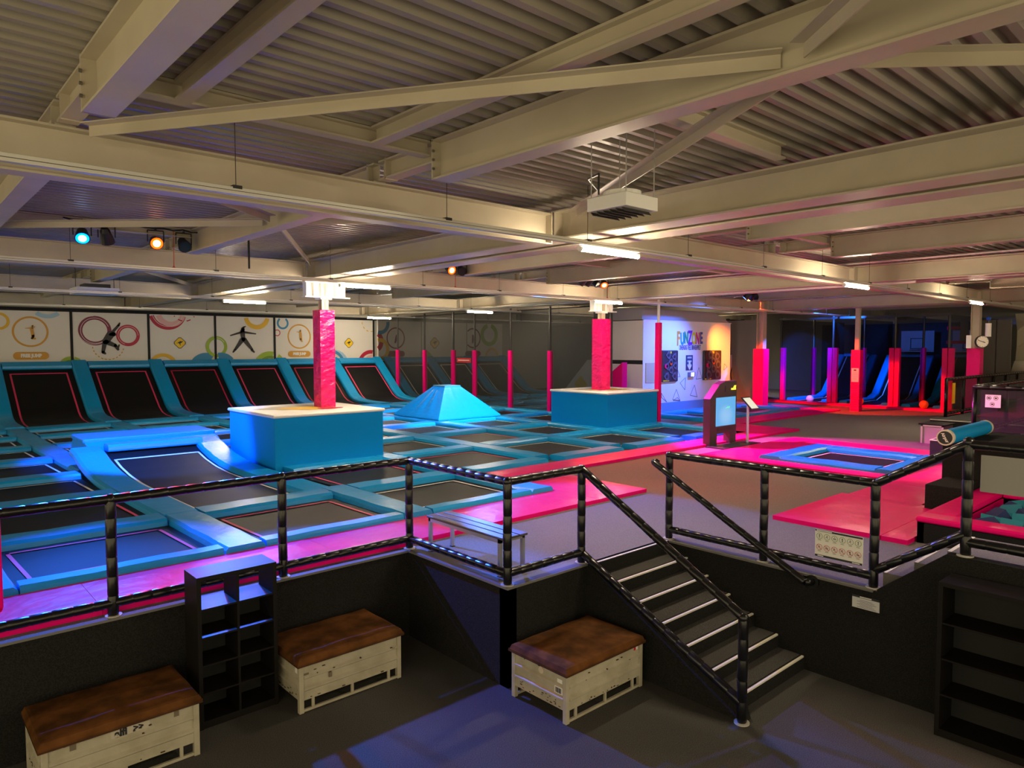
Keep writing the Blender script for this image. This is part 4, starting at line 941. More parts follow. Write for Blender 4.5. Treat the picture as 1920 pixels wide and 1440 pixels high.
# ------------------------------------------------------------------ FunZone house
fz = thing('funzone_house', (24.5, 17.0, H), 'white FunZone house front with lettering, play panels and grey sloping roof', 'play house')
FY = 16.30; fx0, fx1, fzt = 21.35, 27.45, 4.70
FZW = mat('funzone_white', (0.80, 0.78, 0.76), 0.5)
MB().box(fx0, FY, H, fx1, 17.95, fzt).build('wall', FZW, fz)
MB().prism([(fx0 - 0.02, FY - 0.03, fzt), (fx1 + 0.03, FY - 0.03, fzt), (fx1 + 0.03, FY + 0.02, fzt), (fx0 - 0.02, FY + 0.02, fzt)], (0, 0, 0.03)).build('eaves', FZW, fz)
MB().prism([(fx0, FY + 0.06, fzt + 0.03), (fx1, FY + 0.06, fzt + 0.03), (fx1 - 0.35, FY + 0.06, 4.88), (26.2, FY + 0.06, 5.15), (fx0, FY + 0.06, 5.17)], (0, 1.55, 0)).build('roof', mat('roof_grey', (0.34, 0.33, 0.35), 0.5), fz)
SK = mat('skirting_blue_grey', (0.10, 0.22, 0.36), 0.5)
MB().prism([(fx0, FY, H), (fx0, FY - 0.28, H), (fx0, FY - 0.02, H + 0.42), (fx0, FY, H + 0.42)], (fx1 - fx0, 0, 0)).build('skirting_pad', SK, fz)
rx = (PI / 2, 0, 0)
FZL = [('F', 0.80, 0.30, 0.02, .30), ('U', 0.03, 0.30, 0.60, .25), ('N', 0.03, 0.35, 0.12, .25), ('Z', 0.20, 0.03, 0.45, .30), ('O', 0.75, 0.65, 0.02, .25), ('N', 0.75, 0.05, 0.25, .25), ('E', 0.05, 0.10, 0.50, .25)]
cx0 = at_y(1268, 634, FY).x; cx1 = at_y(1318, 634, FY).x; zc = at_y(1293, 635, FY).z; st_ = (cx1 - cx0) / 7
for i, (ch, r_, g_, b_, hh) in enumerate(FZL):
    mt = mat('letter_%d_paint' % i, (r_, g_, b_), 0.5)
    text(ch, hh * 2.6, (cx0 + st_ * (i + 0.5), FY - 0.012, zc + random.uniform(-.03, .03)), (PI / 2, random.uniform(-.08, .08), 0), mt, fz, ext=0.008, bold=0.022, sx=0.56)
zs = at_y(1293, 652, FY).z; text('ONEINDIG VEEL BINNENPRET', 0.27, ((cx0 + cx1) / 2 + 0.02, FY - 0.008, zs), rx, mat('letter_slate', (0.10, 0.11, 0.22), 0.5), fz, bold=0.004, sx=0.42)
def fzbox(n, px0, py0, px1, py1, d, m, parent=fz, bevel=0.02, lab=None):
    a = at_y(px0, py0, FY); b = at_y(px1, py1, FY); return MB().box(a.x, FY - d, b.z, b.x, FY - 0.001, a.z).build(n, m, parent, bevel=bevel)
GEARD = mat('gear_dark', (0.03, 0.03, 0.035), 0.4); GEARG = mat('gear_grey', (0.10, 0.10, 0.12), 0.4)
def gear_panel(px0, py0, px1, py1, label, seed):
    t = thing('play_panel', (at_y(px0, py1, FY).x, FY, at_y(px0, py1, FY).z), label, 'play panel', 'wall play panels')
    fzbox('panel', px0, py0, px1, py1, 0.09, GEARD, t, 0.04)
    r = random.Random(seed); g = MB(); h = MB()
    a = at_y(px0, py0, FY); b = at_y(px1, py1, FY); w, hh = b.x - a.x, a.z - b.z
    for (u, v, rr) in ((.35, .15, .13), (.72, .2, .12), (.78, .48, .13), (.25, .5, .12), (.52, .62, .13), (.25, .82, .14), (.75, .82, .14), (.5, .36, .11)):
        c = Vector((a.x + w * u, FY - 0.095, a.z - hh * v)); R = rr * w
        g.tube(c, c + Vector((0, -0.02, 0)), R, 14); h.tube(c + Vector((0, -0.02, 0)), c + Vector((0, -0.035, 0)), R * 0.5, 10)
        for k in range(3): an = k * 2.1 + seed; g.box(c.x + math.cos(an) * R - .04, FY - 0.11, c.z + math.sin(an) * R - .04, c.x + math.cos(an) * R + .04, FY - 0.09, c.z + math.sin(an) * R + .04)
    g.build('gear', GEARG, t); h.build('gear_hub', GEARD, t)
    q = MB(); q.tube((a.x + w * .5, FY - .09, a.z - hh * .42), (a.x + w * .5, FY - .13, a.z - hh * .42), 0.07, 10); q.build('button', mat('button_red', (0.8, 0.08, 0.02), 0.4), t)
    q = MB(); q.tube((a.x + w * .18, FY - .09, a.z - hh * .50), (a.x + w * .18, FY - .13, a.z - hh * .50), 0.09, 10); q.build('button', mat('button_pink', (0.8, 0.02, 0.12), 0.4), t)
    q = MB(); q.box(a.x + w * .35, FY - .1, a.z - hh * .1, a.x + w * .55, FY - .09, a.z - hh * .03); q.box(a.x + w * .05, FY - .1, b.z + hh * .02, a.x + w * .4, FY - .09, b.z + hh * .06); q.build('print', SIGNY, t)
gear_panel(1239, 657, 1268, 715, 'black gear play panel on the FunZone wall beside the tall pink post', 1)
gear_panel(1317, 657, 1349, 711, 'black gear play panel on the FunZone wall under the lettering, orange lit side', 2)
o = fzbox('info_sign', 1286, 666, 1298, 694, 0.02, mat('sign_navy', (0.02, 0.05, 0.10), 0.4), None, 0); tag(o, 'narrow navy sign with white arrow between the two play panels', 'sign')
a = at_y(1292, 685, FY); q = MB(); q.box(a.x - .06, FY - .025, a.z, a.x + .06, FY - .021, a.z + .18); q.add([(a.x - .16, FY - .025, a.z), (a.x + .16, FY - .025, a.z), (a.x, FY - .025, a.z - .2)], [(0, 2, 1)]); q.build('arrow', PAPER, o)
q = MB(); a = at_y(1292, 672, FY)
for k in range(3): q.box(a.x - .15, FY - .024, a.z - k * .15, a.x + .15, FY - .021, a.z - k * .15 + .07)
q.build('print', LBL, o)
sk_ = thing('wall_socket_box', (24.3, FY, 2.4), 'small grey device box with two lit windows below the navy sign', 'socket')
fzbox('box', 1289, 698, 1299, 706, 0.12, mat('device_grey', (0.2, 0.2, 0.28), 0.4), sk_, 0.01); a = at_y(1294, 702, FY)
MB().box(a.x + .02, FY - .125, a.z - .07, a.x + .1, FY - .12, a.z + .07).box(a.x - .1, FY - .125, a.z - .07, a.x - .02, FY - .12, a.z + .07).build('window', mat('device_lamp', (1, .9, .9), 0.4, emit=1), sk_)
tri = MB()
for (pa, pb, pc) in (((1270, 745), (1262, 757 - 6), (1275, 752)), ((1268, 730), (1261, 749), (1275, 751)), ((1302, 722), (1294, 741), (1307, 744)), ((1275, 718), (1285, 708), (1284, 731)), ((1310, 689), (1305, 711), (1316, 709)), ((1270, 692), (1264, 707), (1275, 706)), ((1358, 682), (1363, 688), (1357, 694)), ((1240, 737), (1250, 754), (1240, 745))):
    P3_ = [at_y(*p, FY) for p in (pa, pb, pc)]
    tri = MB()
    for i in range(3):
        tri.tube((P3_[i].x, FY - .003, P3_[i].z), (P3_[(i + 1) % 3].x, FY - .003, P3_[(i + 1) % 3].z), 0.010, 4)
    tri.build('triangle_print', LINEG, fz)
q = MB(); q.box(fx0 - 0.015, FY + 0.02, 3.05, fx0, 17.95, 3.2); q.build('rail_band', BLK, fz)
a = MB().box(fx0 + 0.15, FY - 0.03, 2.35, fx0 + 0.75, FY - 0.002, 3.1).build('hatch', mat('hatch_beige', (0.55, 0.48, 0.28), 0.5), fz)
# pads & panels to the right of the FunZone
rp2 = thing('printed_wall_panel', (33.0, 19.5, H), 'white panels with green ring and orange sign beside the FunZone house', 'panel')
MB().box(29.6, 19.0, H, 34.4, 19.1, 5.0).build('panel', POST, rp2)
q = MB(); ringm(q, (30.7, 18.985, 4.25), 0.62, 0.85, (1, 0, 0), (0, 0, 1)); q.build('green_ring', GRN, rp2); q = MB(); ringm(q, (30.8, 18.98, 4.3), 0.70, 0.76, (1, 0, 0), (0, 0, 1)); q.build('green_ring', GRND, rp2)
q = MB(); disc(q, (30.4, 18.975, 2.9), 0.55, 4); q.build('sign_border', INK, rp2); q = MB(); disc(q, (30.4, 18.97, 2.9), 0.48, 4); q.build('orange_sign', ORG, rp2)
MB().prism([(29.3, 18.6, H), (33.2, 18.6, H), (33.2, 18.6, 3.35), (31.2, 18.6, 3.3), (30.2, 18.6, 2.6), (29.3, 18.6, 2.3)], (0, 0.1, 0)).build('padded_front', mat('pad_blush', (0.75, 0.55, 0.55), 0.5), rp2)
q = MB(); disc(q, (31.9, 18.59, 2.35), 0.55, 20); q.build('sign_border', INK, rp2); q = MB(); disc(q, (31.9, 18.58, 2.35), 0.47, 20); q.build('orange_sign', ORG, rp2)
fr = MB()
for X in (31.6, 33.0, 34.4): fr.box(X - 0.07, 18.85, H, X + 0.07, 18.98, 5.1)
for z in (5.0, 4.45, 3.75, 3.2): fr.box(31.6, 18.86, z - 0.07, 34.4, 18.97, z + 0.07)
fr.build('frame', BLK, rp2)

# ------------------------------------------------------------------ standing screen and tablet stand
kx0_, kx1_, ky = 15.92, 17.20, 10.0
ks = thing('standing_screen', (16.55, 9.85, H), 'black standing advertising screen showing pale blue picture', 'screen')
pf_ = [(kx0_, H + 0.03), (kx0_ + 0.34, H + 0.03), (kx0_ + 0.34, H + 0.32), (kx1_ - 0.3, H + 0.32), (kx1_ - 0.3, H + 0.03), (kx1_, H + 0.03), (kx1_, 2.80), (kx0_ + 0.72, 2.80), (kx0_ + 0.5, 2.74), (kx0_, 2.40)]
def kface(pts, y0, y1): return MB().prism([(x, y0, z) for x, z in pts], (0, y1 - y0, 0))
# build the body from convex pieces
kb = MB(); kb.box(kx0_, ky - 0.0, H + 0.03, kx0_ + 0.34, ky + 0.2, H + 0.32); kb.box(kx1_ - 0.3, ky, H + 0.03, kx1_, ky + 0.2, H + 0.32); kb.box(kx0_, ky, H + 0.32, kx1_, ky + 0.2, 2.36)
kb.prism([(kx0_, ky, 2.36), (kx1_, ky, 2.36), (kx1_, ky, 2.80), (kx0_ + 0.72, ky, 2.80), (kx0_ + 0.45, ky, 2.73)], (0, 0.2, 0)); kb.build('housing', mat('screen_housing', (0.03, 0.027, 0.025), 0.45), ks)
SCR = bpy.data.materials.new('screen_picture'); SCR.use_nodes = True; nt = SCR.node_tree; bs = nt.nodes['Principled BSDF']; bs.inputs['Base Color'].default_value = (0.02, 0.02, 0.02, 1)
tcn = nt.nodes.new('ShaderNodeTexCoord'); gr = nt.nodes.new('ShaderNodeTexGradient'); gr.gradient_type = 'SPHERICAL'; mp = nt.nodes.new('ShaderNodeMapping'); mp.inputs['Location'].default_value = (-0.5, -0.5, -0.35); mp.inputs['Scale'].default_value = (1, 1, 1)
nt.links.new(tcn.outputs['Generated'], mp.inputs['Vector']); nt.links.new(mp.outputs['Vector'], gr.inputs['Vector']); cr = nt.nodes.new('ShaderNodeValToRGB'); cr.color_ramp.elements[0].color = (0.10, 0.42, 0.80, 1); cr.color_ramp.elements[0].position = 0.35; cr.color_ramp.elements[1].color = (0.75, 0.92, 1, 1)
nt.links.new(gr.outputs['Fac'], cr.inputs['Fac']); nt.links.new(cr.outputs['Color'], bs.inputs['Emission Color']); bs.inputs['Emission Strength'].default_value = 0.21
MB().box(kx0_ + 0.27, ky - 0.012, 1.63, kx1_ - 0.06, ky - 0.002, 2.38).build('display', SCR, ks)
q = MB().add([(16.62, ky - 0.014, 2.08), (16.85, ky - 0.014, 2.08), (16.86, ky - 0.014, 2.13), (16.74, ky - 0.014, 2.13)], [(0, 1, 2, 3)]); q.build('screen_logo', mat('screen_green', (0.1, 0.7, 0.55), 0.5, emit=0.15), ks)
q = MB(); q.box(16.92, ky - 0.01, 2.56, 17.15, ky - 0.002, 2.61); q.add([(17.00, ky - 0.011, 2.61), (17.14, ky - 0.011, 2.61), (17.16, ky - 0.011, 2.68), (17.06, ky - 0.011, 2.68)], [(0, 1, 2, 3)]); q.build('yellow_logo', mat('logo_yellow', (0.95, 0.8, 0.05), 0.4, emit=0.2), ks)
MB().box(16.62, ky - 0.008, 2.52, 16.67, ky - 0.001, 2.68).build('camera_slot', INK, ks); MB().box(16.28, ky - 0.006, 1.50, 17.0, ky - 0.001, 1.59).build('speaker_grille', INK, ks)
MB().box(kx0_ - 0.12, ky - 0.5, H, kx1_ - 0.1, ky + 0.05, H + 0.03).build('base_plate', mat('base_plate', (0.05, 0.05, 0.055), 0.4), ks)
ts = thing('tablet_stand', (17.35, 9.75, H), 'slim tablet stand with pale screen on a silver pole beside standing screen', 'tablet stand')
MB().box(17.14, 9.50, H, 17.62, 9.95, H + 0.025).build('base', BLK, ts); MB().tube((17.36, 9.75, H + .02), (17.36, 9.75, 2.16), 0.035, 12).build('pole', mat('brushed_silver', (0.7, 0.7, 0.72), 0.3, 0.6), ts)
def tab(x0, x1, off): 
    o = Vector((0, -0.78, 0.62)).normalized(); return [Vector((x0, 9.62, 2.02 + 0)) + o * off, Vector((x1, 9.62, 2.02)) + o * off, Vector((x1 - 0.12, 9.86, 2.34)) + o * off, Vector((x0 - 0.12, 9.86, 2.34)) + o * off]
MB().hexa(tab(17.30, 17.72, 0) + tab(17.30, 17.72, 0.025)).build('tablet', BLK, ts)
b_ = tab(17.30, 17.72, 0.027); cc = sum(b_, Vector()) / 4; MB().add([cc + (p - cc) * 0.86 for p in b_], [(0, 1, 2, 3)]).build('tablet_screen', mat('tablet_glow', (0.62, 0.72, 0.62), 0.4, emit=0.12), ts)

# ------------------------------------------------------------------ basketball lanes at the far right
LX = 32.0; lanes = [16.3, 13.85, 11.25, 9.25]
sb = MB().box(LX - 0.75, 8.0, H, LX - 0.1, 17.5, H + 0.09).build('floor_mat', VP); tag(sb, 'long pink mat strip in front of the dark basketball lanes', 'mat')
struct(MB().box(39.2, 9.2, H, 39.4, 17.6, 4.9), 'wall_lanes', mat('lane_black', (0.012, 0.012, 0.014), 0.6))
LANEW = ['beside the white panels', 'behind the red padded post', 'beside the pink clock column']
for i in range(4):
    y1 = lanes[i]; y0 = lanes[min(i + 1, 3)]
    wn = ['leftmost', 'second', 'third', 'fourth'][i]
    if i < 3:
        t = thing('lane_trampoline', ((LX + 36) / 2, (y0 + y1) / 2, H), 'sloping trampoline in the dark basketball lane ' + LANEW[i], 'trampoline', 'basketball lane trampolines')
        lp = [(LX + 0.2, 0.04), (LX + 3.2, 0.04), (LX + 3.9, 0.25), (LX + 5.7, 2.1)]
        MB().add([(x, y, H + z) for x, z in lp for y in (y0 + 0.56, y1 - 0.56)], [(0, 1, 3, 2), (2, 3, 5, 4), (4, 5, 7, 6)]).build('jump_bed', BED, t)
        for y in (y0 + 0.40, y1 - 0.40):
            MB().sweep([(x, y, H + z) for x, z in lp], padprof(0.34), side=(0, -1, 0)).build('edge_pad', VB, t)
        MB().sweep([(LX + 5.75, y0 + 0.6, H + 2.1), (LX + 5.75, y1 - 0.6, H + 2.1)], padprof(0.36)).build('edge_pad', VB, t)
        m = MB()
        for y in (y0 + 0.72, y1 - 0.72): m.sweep([(x, y, H + z + 0.02) for x, z in lp], [(-.02, 0), (.02, 0), (.02, .01), (-.02, .01)], side=(0, -1, 0))
        m.build('boundary_line', LP if i == 2 else LW, t)
        if i != 0:
            h = thing('basketball_backboard', (38.9, (y0 + y1) / 2, 3.9), 'basketball backboard with square in the lane ' + LANEW[i], 'backboard', 'basketball backboards')
            yc = (y0 + y1) / 2; MB().box(38.6, yc - 0.75, 3.45, 38.66, yc + 0.75, 4.5).build('wall_mounted_board', mat('backboard_grey', (0.55, 0.55, 0.55), 0.5), h)
            q = MB()
            for (a0, b0, a1, b1) in ((-.32, 3.6, .32, 3.64), (-.32, 4.1, .32, 4.14), (-.32, 3.6, -.28, 4.14), (.28, 3.6, .32, 4.14)): q.box(38.585, yc + a0, b0, 38.6, yc + a1, b1)
            q.build('target_square', INK, h)
            q = MB()
            for k in range(16):
                a, b2 = 2 * PI * k / 16, 2 * PI * (k + 1) / 16; q.tube((38.3 + .23 * math.cos(a), yc + .23 * math.sin(a), 3.55), (38.3 + .23 * math.cos(b2), yc + .23 * math.sin(b2), 3.55), 0.015, 5)
            q.build('hoop', mat('hoop_orange', (0.5, 0.08, 0.02), 0.5), h)
    dv = thing('lane_net', (LX, y1, H), 'dark net divider of the basketball lanes, %s from the FunZone side' % ORD[i], 'net', 'lane dividers')
    MB().add([(LX, y1, H), (39, y1, H), (39, y1, 5.0), (LX, y1, 5.0)], [(0, 1, 2, 3)]).build('net_panel', NETD, dv)
    for x in (LX, LX + 3.4): MB().tube((x, y1, H), (x, y1, 5.1), 0.05, 8).build('pole', BLK, dv)
    for k, (x, dy) in enumerate(((LX, -0.11), (LX, 0.11), (LX + 3.4, 0))):
        if i == 0 and k == 1: continue
        MB().box(x - 0.1, y1 + dy - 0.1, H, x + 0.1, y1 + dy + 0.1, 3.66).build('post_pad', VP, dv, bevel=0.02)
fr = MB().box(LX - 0.05, 9.2, 4.95, LX + 0.05, 16.4, 5.05); struct(fr, 'trim_5', BLK)
for (xy, m, l) in (((32.3, 15.0), BALLP, 'pale pink ball lying in the lane beside the white panels'), ((31.5, 12.45), BALLO, 'orange ball lying just beside the red padded post'), ((31.4, 9.9), BALLO, 'orange ball lying in the lane nearest the clock column')):
    o = MB().ball((xy[0], xy[1], H + 0.26 if xy[0] < 31.9 else H + 0.17), 0.17, 12, 16).build('ball', m, None, smooth=True); tag(o, l, 'ball', 'play balls')
# red shelves and panel beside the clock column
sh_ = thing('lane_rack', (36, 10.0, 3.6), 'dark rack with two red rails behind the clock column', 'rack')
for z in (3.91, 4.55): MB().box(36, 9.7, z - 0.07, 36.2, 10.5, z + 0.07).build('red_rail', VP, sh_)
MB().box(35.9, 9.62, 3.95, 35.95, 9.95, 4.85).build('panel', mat('panel_grey2', (0.3, 0.29, 0.28), 0.5), sh_)
# pale faceted climbing wall and grey doors beyond
cw = thing('climbing_wall', (36.5, 6.2, H), 'pale faceted wall panel at the far right', 'panel')
fa = MB(); P = {}
rr = random.Random(5)
for i in range(5):
    for j in range(4): P[i, j] = Vector((37.0 - rr.random() * 0.3, 8.15 - i * 0.9 - (rr.random() - .5) * .3, 2.9 + j * 0.75))
for i in range(4):
    for j in range(3): fa.add([P[i, j], P[i + 1, j], P[i + 1, j + 1]], [(0, 1, 2)]); fa.add([P[i, j], P[i + 1, j + 1], P[i, j + 1]], [(0, 1, 2)])
fa.build('facets', mat('facet_cream', (0.75, 0.68, 0.52), 0.6), cw)
MB().prism([(36.4, 8.5, H), (36.4, 8.0, 3.1), (36.4, 3, 3.1), (36.4, 3, H)], (0.3, 0, 0)).build('sloped_base', mat('base_cream', (0.8, 0.75, 0.62), 0.6), cw)
for k, (a, b) in enumerate(((9.05, 8.50), (8.46, 7.95))):
    o = MB().box(35.5, b, H, 35.6, a, 4.85).build('door_panel', mat('door_olive', (0.17, 0.165, 0.14), 0.5)); tag(o, ['olive grey tall panel right beside the clock column', 'olive grey tall panel next to the pale faceted wall'][k], 'panel', 'tall olive panels')

# ------------------------------------------------------------------ left red post in the front
p = at_z(5, 1110, H); o = MB().box(0.68, 8.20, H + 0.08, 0.83, 8.32, 3.6).build('net_post', VP, None, bevel=0.02); tag(o, 'tall pink padded post at the picture edge in front', 'post')

# ------------------------------------------------------------------ light tracks and tube lamps
TZ = 5.10
def track(Y, x0, x1, label):
    t = thing('light_track', (x0, Y, TZ), label, 'light track', 'lamp trunking')
    MB().box(x0, Y - 0.035, TZ - 0.03, x1, Y + 0.035, TZ + 0.035).build('trunking', TRK, t, bevel=0.004)
    MB().box(x0, Y - 0.037, TZ - 0.002, x1, Y - 0.034, TZ + 0.003).build('groove', SIL, t)
    x = x0 + 0.75
    while x < x1:
        w = MB().tube((x, Y, TZ + 0.03), (x, Y, ROOF), 0.004, 5).build('hanging_wire', SIL, t); MB().box(x - 0.04, Y - 0.045, TZ + 0.02, x + 0.04, Y + 0.045, TZ + 0.05).build('clip', BLK, w); x += 2.35
TY = [(-0.8, -2.5, 30), (6.4, -3, 40), (13.6, -3, 40), (20.6, -3, 38), (28.0, -3, 31)]
for (Y, a, b), l in zip(TY, ('behind the viewer above the entrance', 'crossing the picture below the front roof beam', 'passing the two column heads', 'behind the columns, third from the front', 'farthest, close to the printed panels')): track(Y, a, b, 'pale lamp track ' + l)
def lamp(x, Y, label, L=1.25):
    t = thing('tube_lamp', (x + L / 2, Y, TZ - 0.09), label, 'lamp', 'tube lamps')
    for a0, mm, nm in ((PI, LAMP, 'diffuser'), (0, LAMPS, 'lamp_back')):
        pr = [(0.033 * math.cos(a0 + PI * k / 8), 0.033 * math.sin(a0 + PI * k / 8)) for k in range(9)]
        MB().sweep([(x + 0.02, Y, TZ - 0.085), (x + L - 0.02, Y, TZ - 0.085)], pr).build(nm, mm, t)
    b = MB(); b.tube((x - 0.01, Y, TZ - 0.085), (x + 0.02, Y, TZ - 0.085), 0.036, 12); b.tube((x + L - 0.02, Y, TZ - 0.085), (x + L + 0.01, Y, TZ - 0.085), 0.036, 12); b.box(x + 0.1, Y - 0.02, TZ - 0.055, x + L - 0.1, Y + 0.02, TZ - 0.03); b.build('track_mount', WHM, t)
for x, Y, l in ((7.0, 6.4, 'nearest lit tube lamp, right under the front roof beam'), (15.25, 6.4, 'lit tube lamp on the front track beyond the fan heater'), (23.9, 6.4, 'lit tube lamp close to the clock column head'),
                (7.36, 13.6, 'lit tube lamp beside the nearer column head'), (15.5, 13.6, 'lit tube lamp beside the farther column head'), (34.3, 20.6, 'lit tube lamp at the corner of the FunZone house'),
                (7.45, 20.6, 'lit tube lamp above the wall trampolines, left of the near column'), (16.35, 20.6, 'lit tube lamp above the blue pyramid'), (16.5, 28.0, 'lit tube lamp in front of the last printed panel'),
                (24.5, 20.6, 'lit tube lamp seen through the net'),
                (-4.2, -0.8, 'lit tube lamp behind the viewer'), (7.2, -0.8, 'lit tube lamp over the raised strip beyond the picture edge')):
    lamp(x, Y, l)

# ------------------------------------------------------------------ stage spotlights
def spot(x, y, z, aim, label, lens, power=0, col=(0, 0, 1), angle=40, blend=0.35, parent_bar=None):
    t = thing('spotlight', (x, y, z), label, 'spotlight', 'stage spotlights')
    c = Vector((x, y, z)); d = (Vector(aim) - c).normalized(); s = d.cross(Vector((0, 0, 1))).normalized()
    MB().tube(c - d * 0.13, c + d * 0.09, 0.075, 14, 0.115).build('housing', SPOTB, t, smooth=False)
    MB().tube(c - d * 0.19, c - d * 0.12, 0.05, 12, 0.08).build('back_cover', SPOTB, t)
    ln = MB(); f0 = c + d * 0.092; u = s.cross(d)
    ln.tube(f0, f0 + d * 0.004, 0.10, 18); ln.build('lens', lens, t)
    if lens is not GOFF: MB().tube(f0 + d * 0.003, f0 + d * 0.006, 0.062, 14).build('lens_core', GBC if lens is GB else GRC, t)
    y_ = MB(); y_.tube(c + s * 0.13, c + s * 0.13 + Vector((0, 0, 0.2)), 0.010, 6); y_.tube(c - s * 0.13, c - s * 0.13 + Vector((0, 0, 0.2)), 0.010, 6); y_.tube(c + s * 0.13 + Vector((0, 0, 0.2)), c - s * 0.13 + Vector((0, 0, 0.2)), 0.010, 6); y_.tube(c + Vector((0, 0, 0.2)), c + Vector((0, 0, 0.27)), 0.02, 6); y_.build('yoke', SPOTB, t)
    if power:
        ld = bpy.data.lights.new('spot_beam', 'SPOT'); ld.energy = power * 0.42; ld.color = col; ld.spot_size = math.radians(angle); ld.spot_blend = blend; ld.shadow_soft_size = 0.06
        lo = bpy.data.objects.new('spot_beam', ld); COL.objects.link(lo); lo.parent = t; lo.location = d * 0.12
        lo.rotation_euler = d.to_track_quat('-Z', 'Y').to_euler()
def bar(x0, x1, Y, z, label):
    t = thing('light_bar', (x0, Y, z), label, 'lamp bar', 'spotlight bars')
    MB().tube((x0, Y, z), (x1, Y, z), 0.022, 10).build('tube', GALV, t)
    w = MB()
    for x in (x0 + 0.15, x1 - 0.15): w.tube((x, Y, z), (x, Y, ROOF), 0.006, 5)
    w.build('hanging_wire', SIL, t); k = MB(); n = 14; pts = [(x0 + (x1 - x0) * i / n, Y - 0.03, z + 0.01 - 0.035 * abs(math.sin(i * 1.3))) for i in range(n + 1)]; k.path(pts, 0.012, 6); k.build('cable', BLK, t)
B_, R_, M_ = (0.02, 0.16, 1.0), (1.0, 0.03, 0.01), (1.0, 0.02, 0.55)
SY = 13.55; SZ = 5.56
bar(2.35, 4.5, SY, 5.81, 'black cabled lamp bar above the nearer trampolines, picture left')
bar(9.9, 10.8, SY, 5.81, 'lamp bar between the two columns with strap hanging down')
bar(14.6, 16.0, SY, 5.81, 'lamp bar with several spotlights by the farther column')
bar(23.6, 24.9, SY, 5.81, 'lamp bar above the FunZone trampolines'); bar(28.9, 30.3, SY, 5.81, 'lamp bar above the basketball lanes')
spot(2.62, SY, SZ, (1.7, 8.4, 1.2), 'glowing blue spotlight, first on the nearest lamp bar', GB, 2800, B_, 42, 0.8)
spot(2.98, SY, SZ, (4.6, 16.8, 1.4), 'unlit looking black spotlight beside the glowing blue one', GOFF, 2600, B_, 55)
spot(3.75, SY, SZ, (3.2, 6.0, 2.6), 'glowing orange red spotlight on the nearest lamp bar', GR, 500, R_, 45)
spot(4.22, SY, SZ, (4.1, 6.6, 0.9), 'dark spotlight at the right end of the nearest lamp bar', GOFF, 4200, B_, 30)
spot(10.25, SY, SZ, (9.3, 5.5, 2.2), 'small glowing red spotlight between the two columns', GR, 500, R_, 50)
spot(10.6, SY, SZ, (7.6, 5.4, 0.9), 'dark spotlight beside the small red one between the columns', GOFF, 2300, B_, 34)
spot(14.95, SY, SZ, (13.6, 19.6, 1.5), 'blue glowing spotlight on the bar by the farther column', GB, 1600, B_, 45)
spot(15.2, SY, SZ, (14.4, 19.5, 1.5), 'black spotlight next to the blue one by the farther column', GOFF, 1800, (0.05, 0.9, 0.8), 40)
spot(15.5, SY, SZ, (17.0, 8.3, 1.2), 'black middle spotlight by the farther column', GOFF, 5500, M_, 50)
spot(15.85, SY, SZ, (13.4, 9.8, 1.3), 'red glowing spotlight by the farther column', GR, 900, R_, 40)
spot(23.9, SY, SZ, (22.6, 16.2, 2.6), 'blue glowing spotlight on the bar above the FunZone trampolines', GB, 1300, (0.05, 0.16, 1.0), 90, 1.0)
spot(24.25, SY, SZ, (27.2, 16.6, 3.3), 'black spotlight between lit ones above the FunZone trampolines', GOFF, 2200, (1.0, 0.2, 0.02), 34, 0.9)
spot(24.6, SY, SZ, (28.6, 14.6, 1.9), 'red glowing spotlight above the FunZone trampolines', GR, 2200, R_, 46)
spot(24.85, SY - 0.05, SZ, (29.3, 11.8, 2.0), 'dark spotlight at the end of the bar above the FunZone trampolines', GOFF, 2600, R_, 40)
spot(29.2, SY, SZ, (33.2, 14.9, 2.8), 'first blue spotlight on the bar above the basketball lanes', GB, 2400, B_, 52)
spot(29.6, SY, SZ, (28.7, 14.9, 2.2), 'middle dark spotlight on the bar above the basketball lanes', GOFF, 900, B_, 60)
spot(30.0, SY, SZ, (37.0, 12.5, 3.8), 'last blue spotlight on the bar above the basketball lanes', GB, 1100, B_, 44)
# orange straps from bars to track
for i, x in enumerate((4.05, 10.42, 16.05, 24.95)):
    st_ = MB().tube((x, SY + 0.02, TZ + 0.036), (x, SY, 5.79), 0.008, 5); st_.tube((x, SY + 0.02, TZ + 0.036), (x, SY + 0.02, TZ + 0.07), 0.03, 8, 0.008); o = st_.build('safety_strap', mat('strap_orange', (0.55, 0.10, 0.04), 0.6)); tag(o, ['orange strap hanging from the nearest lamp bar', 'orange strap hanging between the two columns', 'orange strap beside the farther column head', 'orange strap beside the purple lit column'][i], 'strap', 'lamp bar straps')

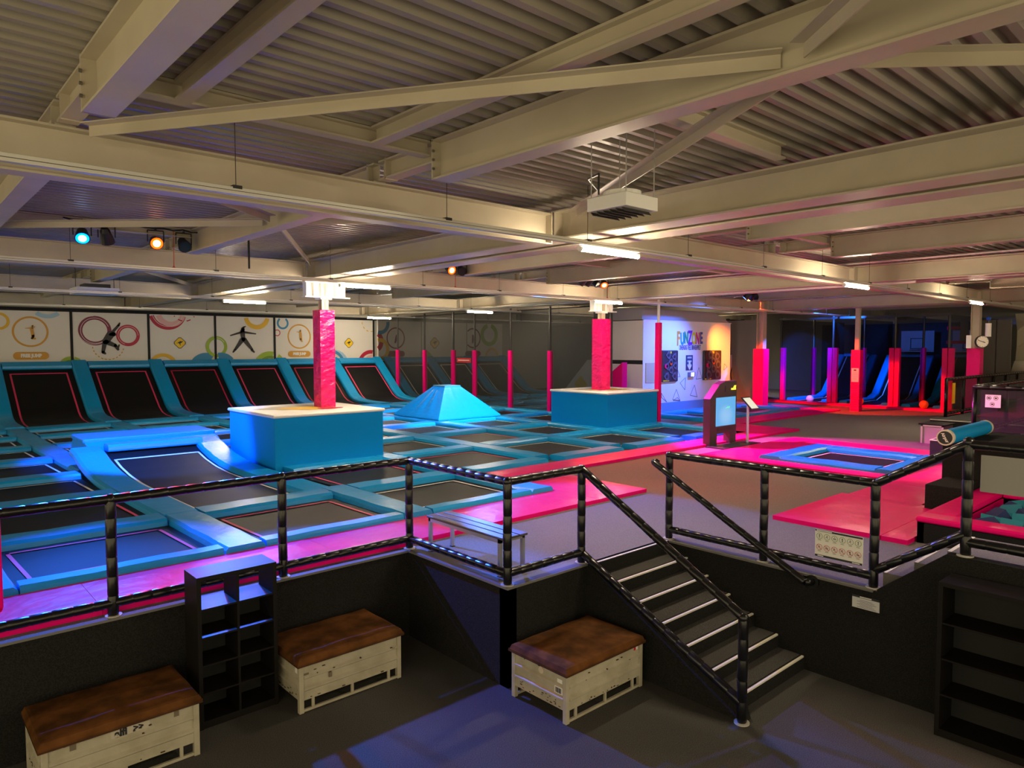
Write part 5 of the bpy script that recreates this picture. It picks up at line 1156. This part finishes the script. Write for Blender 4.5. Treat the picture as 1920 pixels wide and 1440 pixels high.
# ------------------------------------------------------------------ fan heater
hx, hy, hz_ = 5.35, 4.30, 5.06
hh = thing('fan_heater', (hx, hy, hz_), 'white box fan heater with louvres hanging on chains from the roof', 'heater')
MB().box(hx, hy, hz_, hx + 0.50, hy + 0.50, hz_ + 0.135).build('casing', WHM, hh, bevel=0.008)
b = MB()
for k in range(6): yy = hy + 0.05 + k * 0.08; b.hexa([(hx + .04, yy, hz_ - 0.035), (hx + .46, yy, hz_ - 0.035), (hx + .46, yy + .008, hz_ - 0.035), (hx + .04, yy + .008, hz_ - 0.035), (hx + .04, yy + .03, hz_), (hx + .46, yy + .03, hz_), (hx + .46, yy + .038, hz_), (hx + .04, yy + .038, hz_)])
b.build('louvre', SIL, hh); MB().tube((hx + .27, hy + .27, hz_ + .135), (hx + .27, hy + .27, hz_ + .20), 0.19, 20).build('fan_housing', WHM, hh)
b = MB()
for (dx_, dy_) in ((.03, .03), (.47, .03), (.03, .47), (.47, .47)): b.tube((hx + dx_, hy + dy_, hz_ + .13), (hx + dx_, hy + dy_, ROOF), 0.006, 5)
b.build('chain', GALV, hh); MB().path([(hx + .12, hy + .45, hz_ + .18), (hx + .12, hy + .45, 5.45), (hx + .3, hy + .75, 5.48), (hx + 1.2, hy + 1.4, 5.6)], 0.011, 6).build('power_cable', BLK, hh)
h2 = thing('fan_heater', (4.3, 21.2, 5.15), 'distant dark topped fan heater hanging left of the near column', 'heater'); MB().box(3.9, 21.0, 5.1, 4.9, 21.9, 5.26).build('casing', WHM, h2); MB().box(4.1, 21.1, 5.26, 4.7, 21.7, 5.36).build('fan_housing', BLK, h2)
b = MB()
for dx_ in (0.05, 0.95): b.tube((3.9 + dx_, 21.4, 5.25), (3.9 + dx_, 21.4, ROOF), 0.008, 5)
b.build('chain', SIL, h2)
dp = MB().tube((5.35, 13.4, ROOF), (5.35, 13.4, 5.2), 0.02, 8).build('hanging_cable', BLK); tag(dp, 'thick black cable dropping from the roof by the nearest lamp bar', 'cable')
cd = MB()
cd.tube((17.5, -3, 5.70), (17.5, 15, 5.70), 0.022, 6); o = cd.build('conduit', TRK); tag(o, 'thin pipe running along the second roof beam', 'pipe')
o = MB().tube((17.62, 5.8, 5.19), (17.62, 15, 5.19), 0.03, 8).build('conduit', TRK); tag(o, 'pale conduit under the second roof beam', 'pipe')
w_ = mat('world', (0, 0, 0)) if False else None
wd_ = bpy.data.worlds.new('world'); sc.world = wd_; wd_.use_nodes = True; wd_.node_tree.nodes['Background'].inputs['Color'].default_value = (0.5, 0.42, 0.25, 1); wd_.node_tree.nodes['Background'].inputs['Strength'].default_value = 0.68  # even warm fill added in place of light from the unseen hall
vs_ = sc.view_settings; vs_.view_transform = 'Standard'; vs_.look = 'None'; vs_.exposure = 2.3; vs_.gamma = 1.0; vs_.use_curve_mapping = False
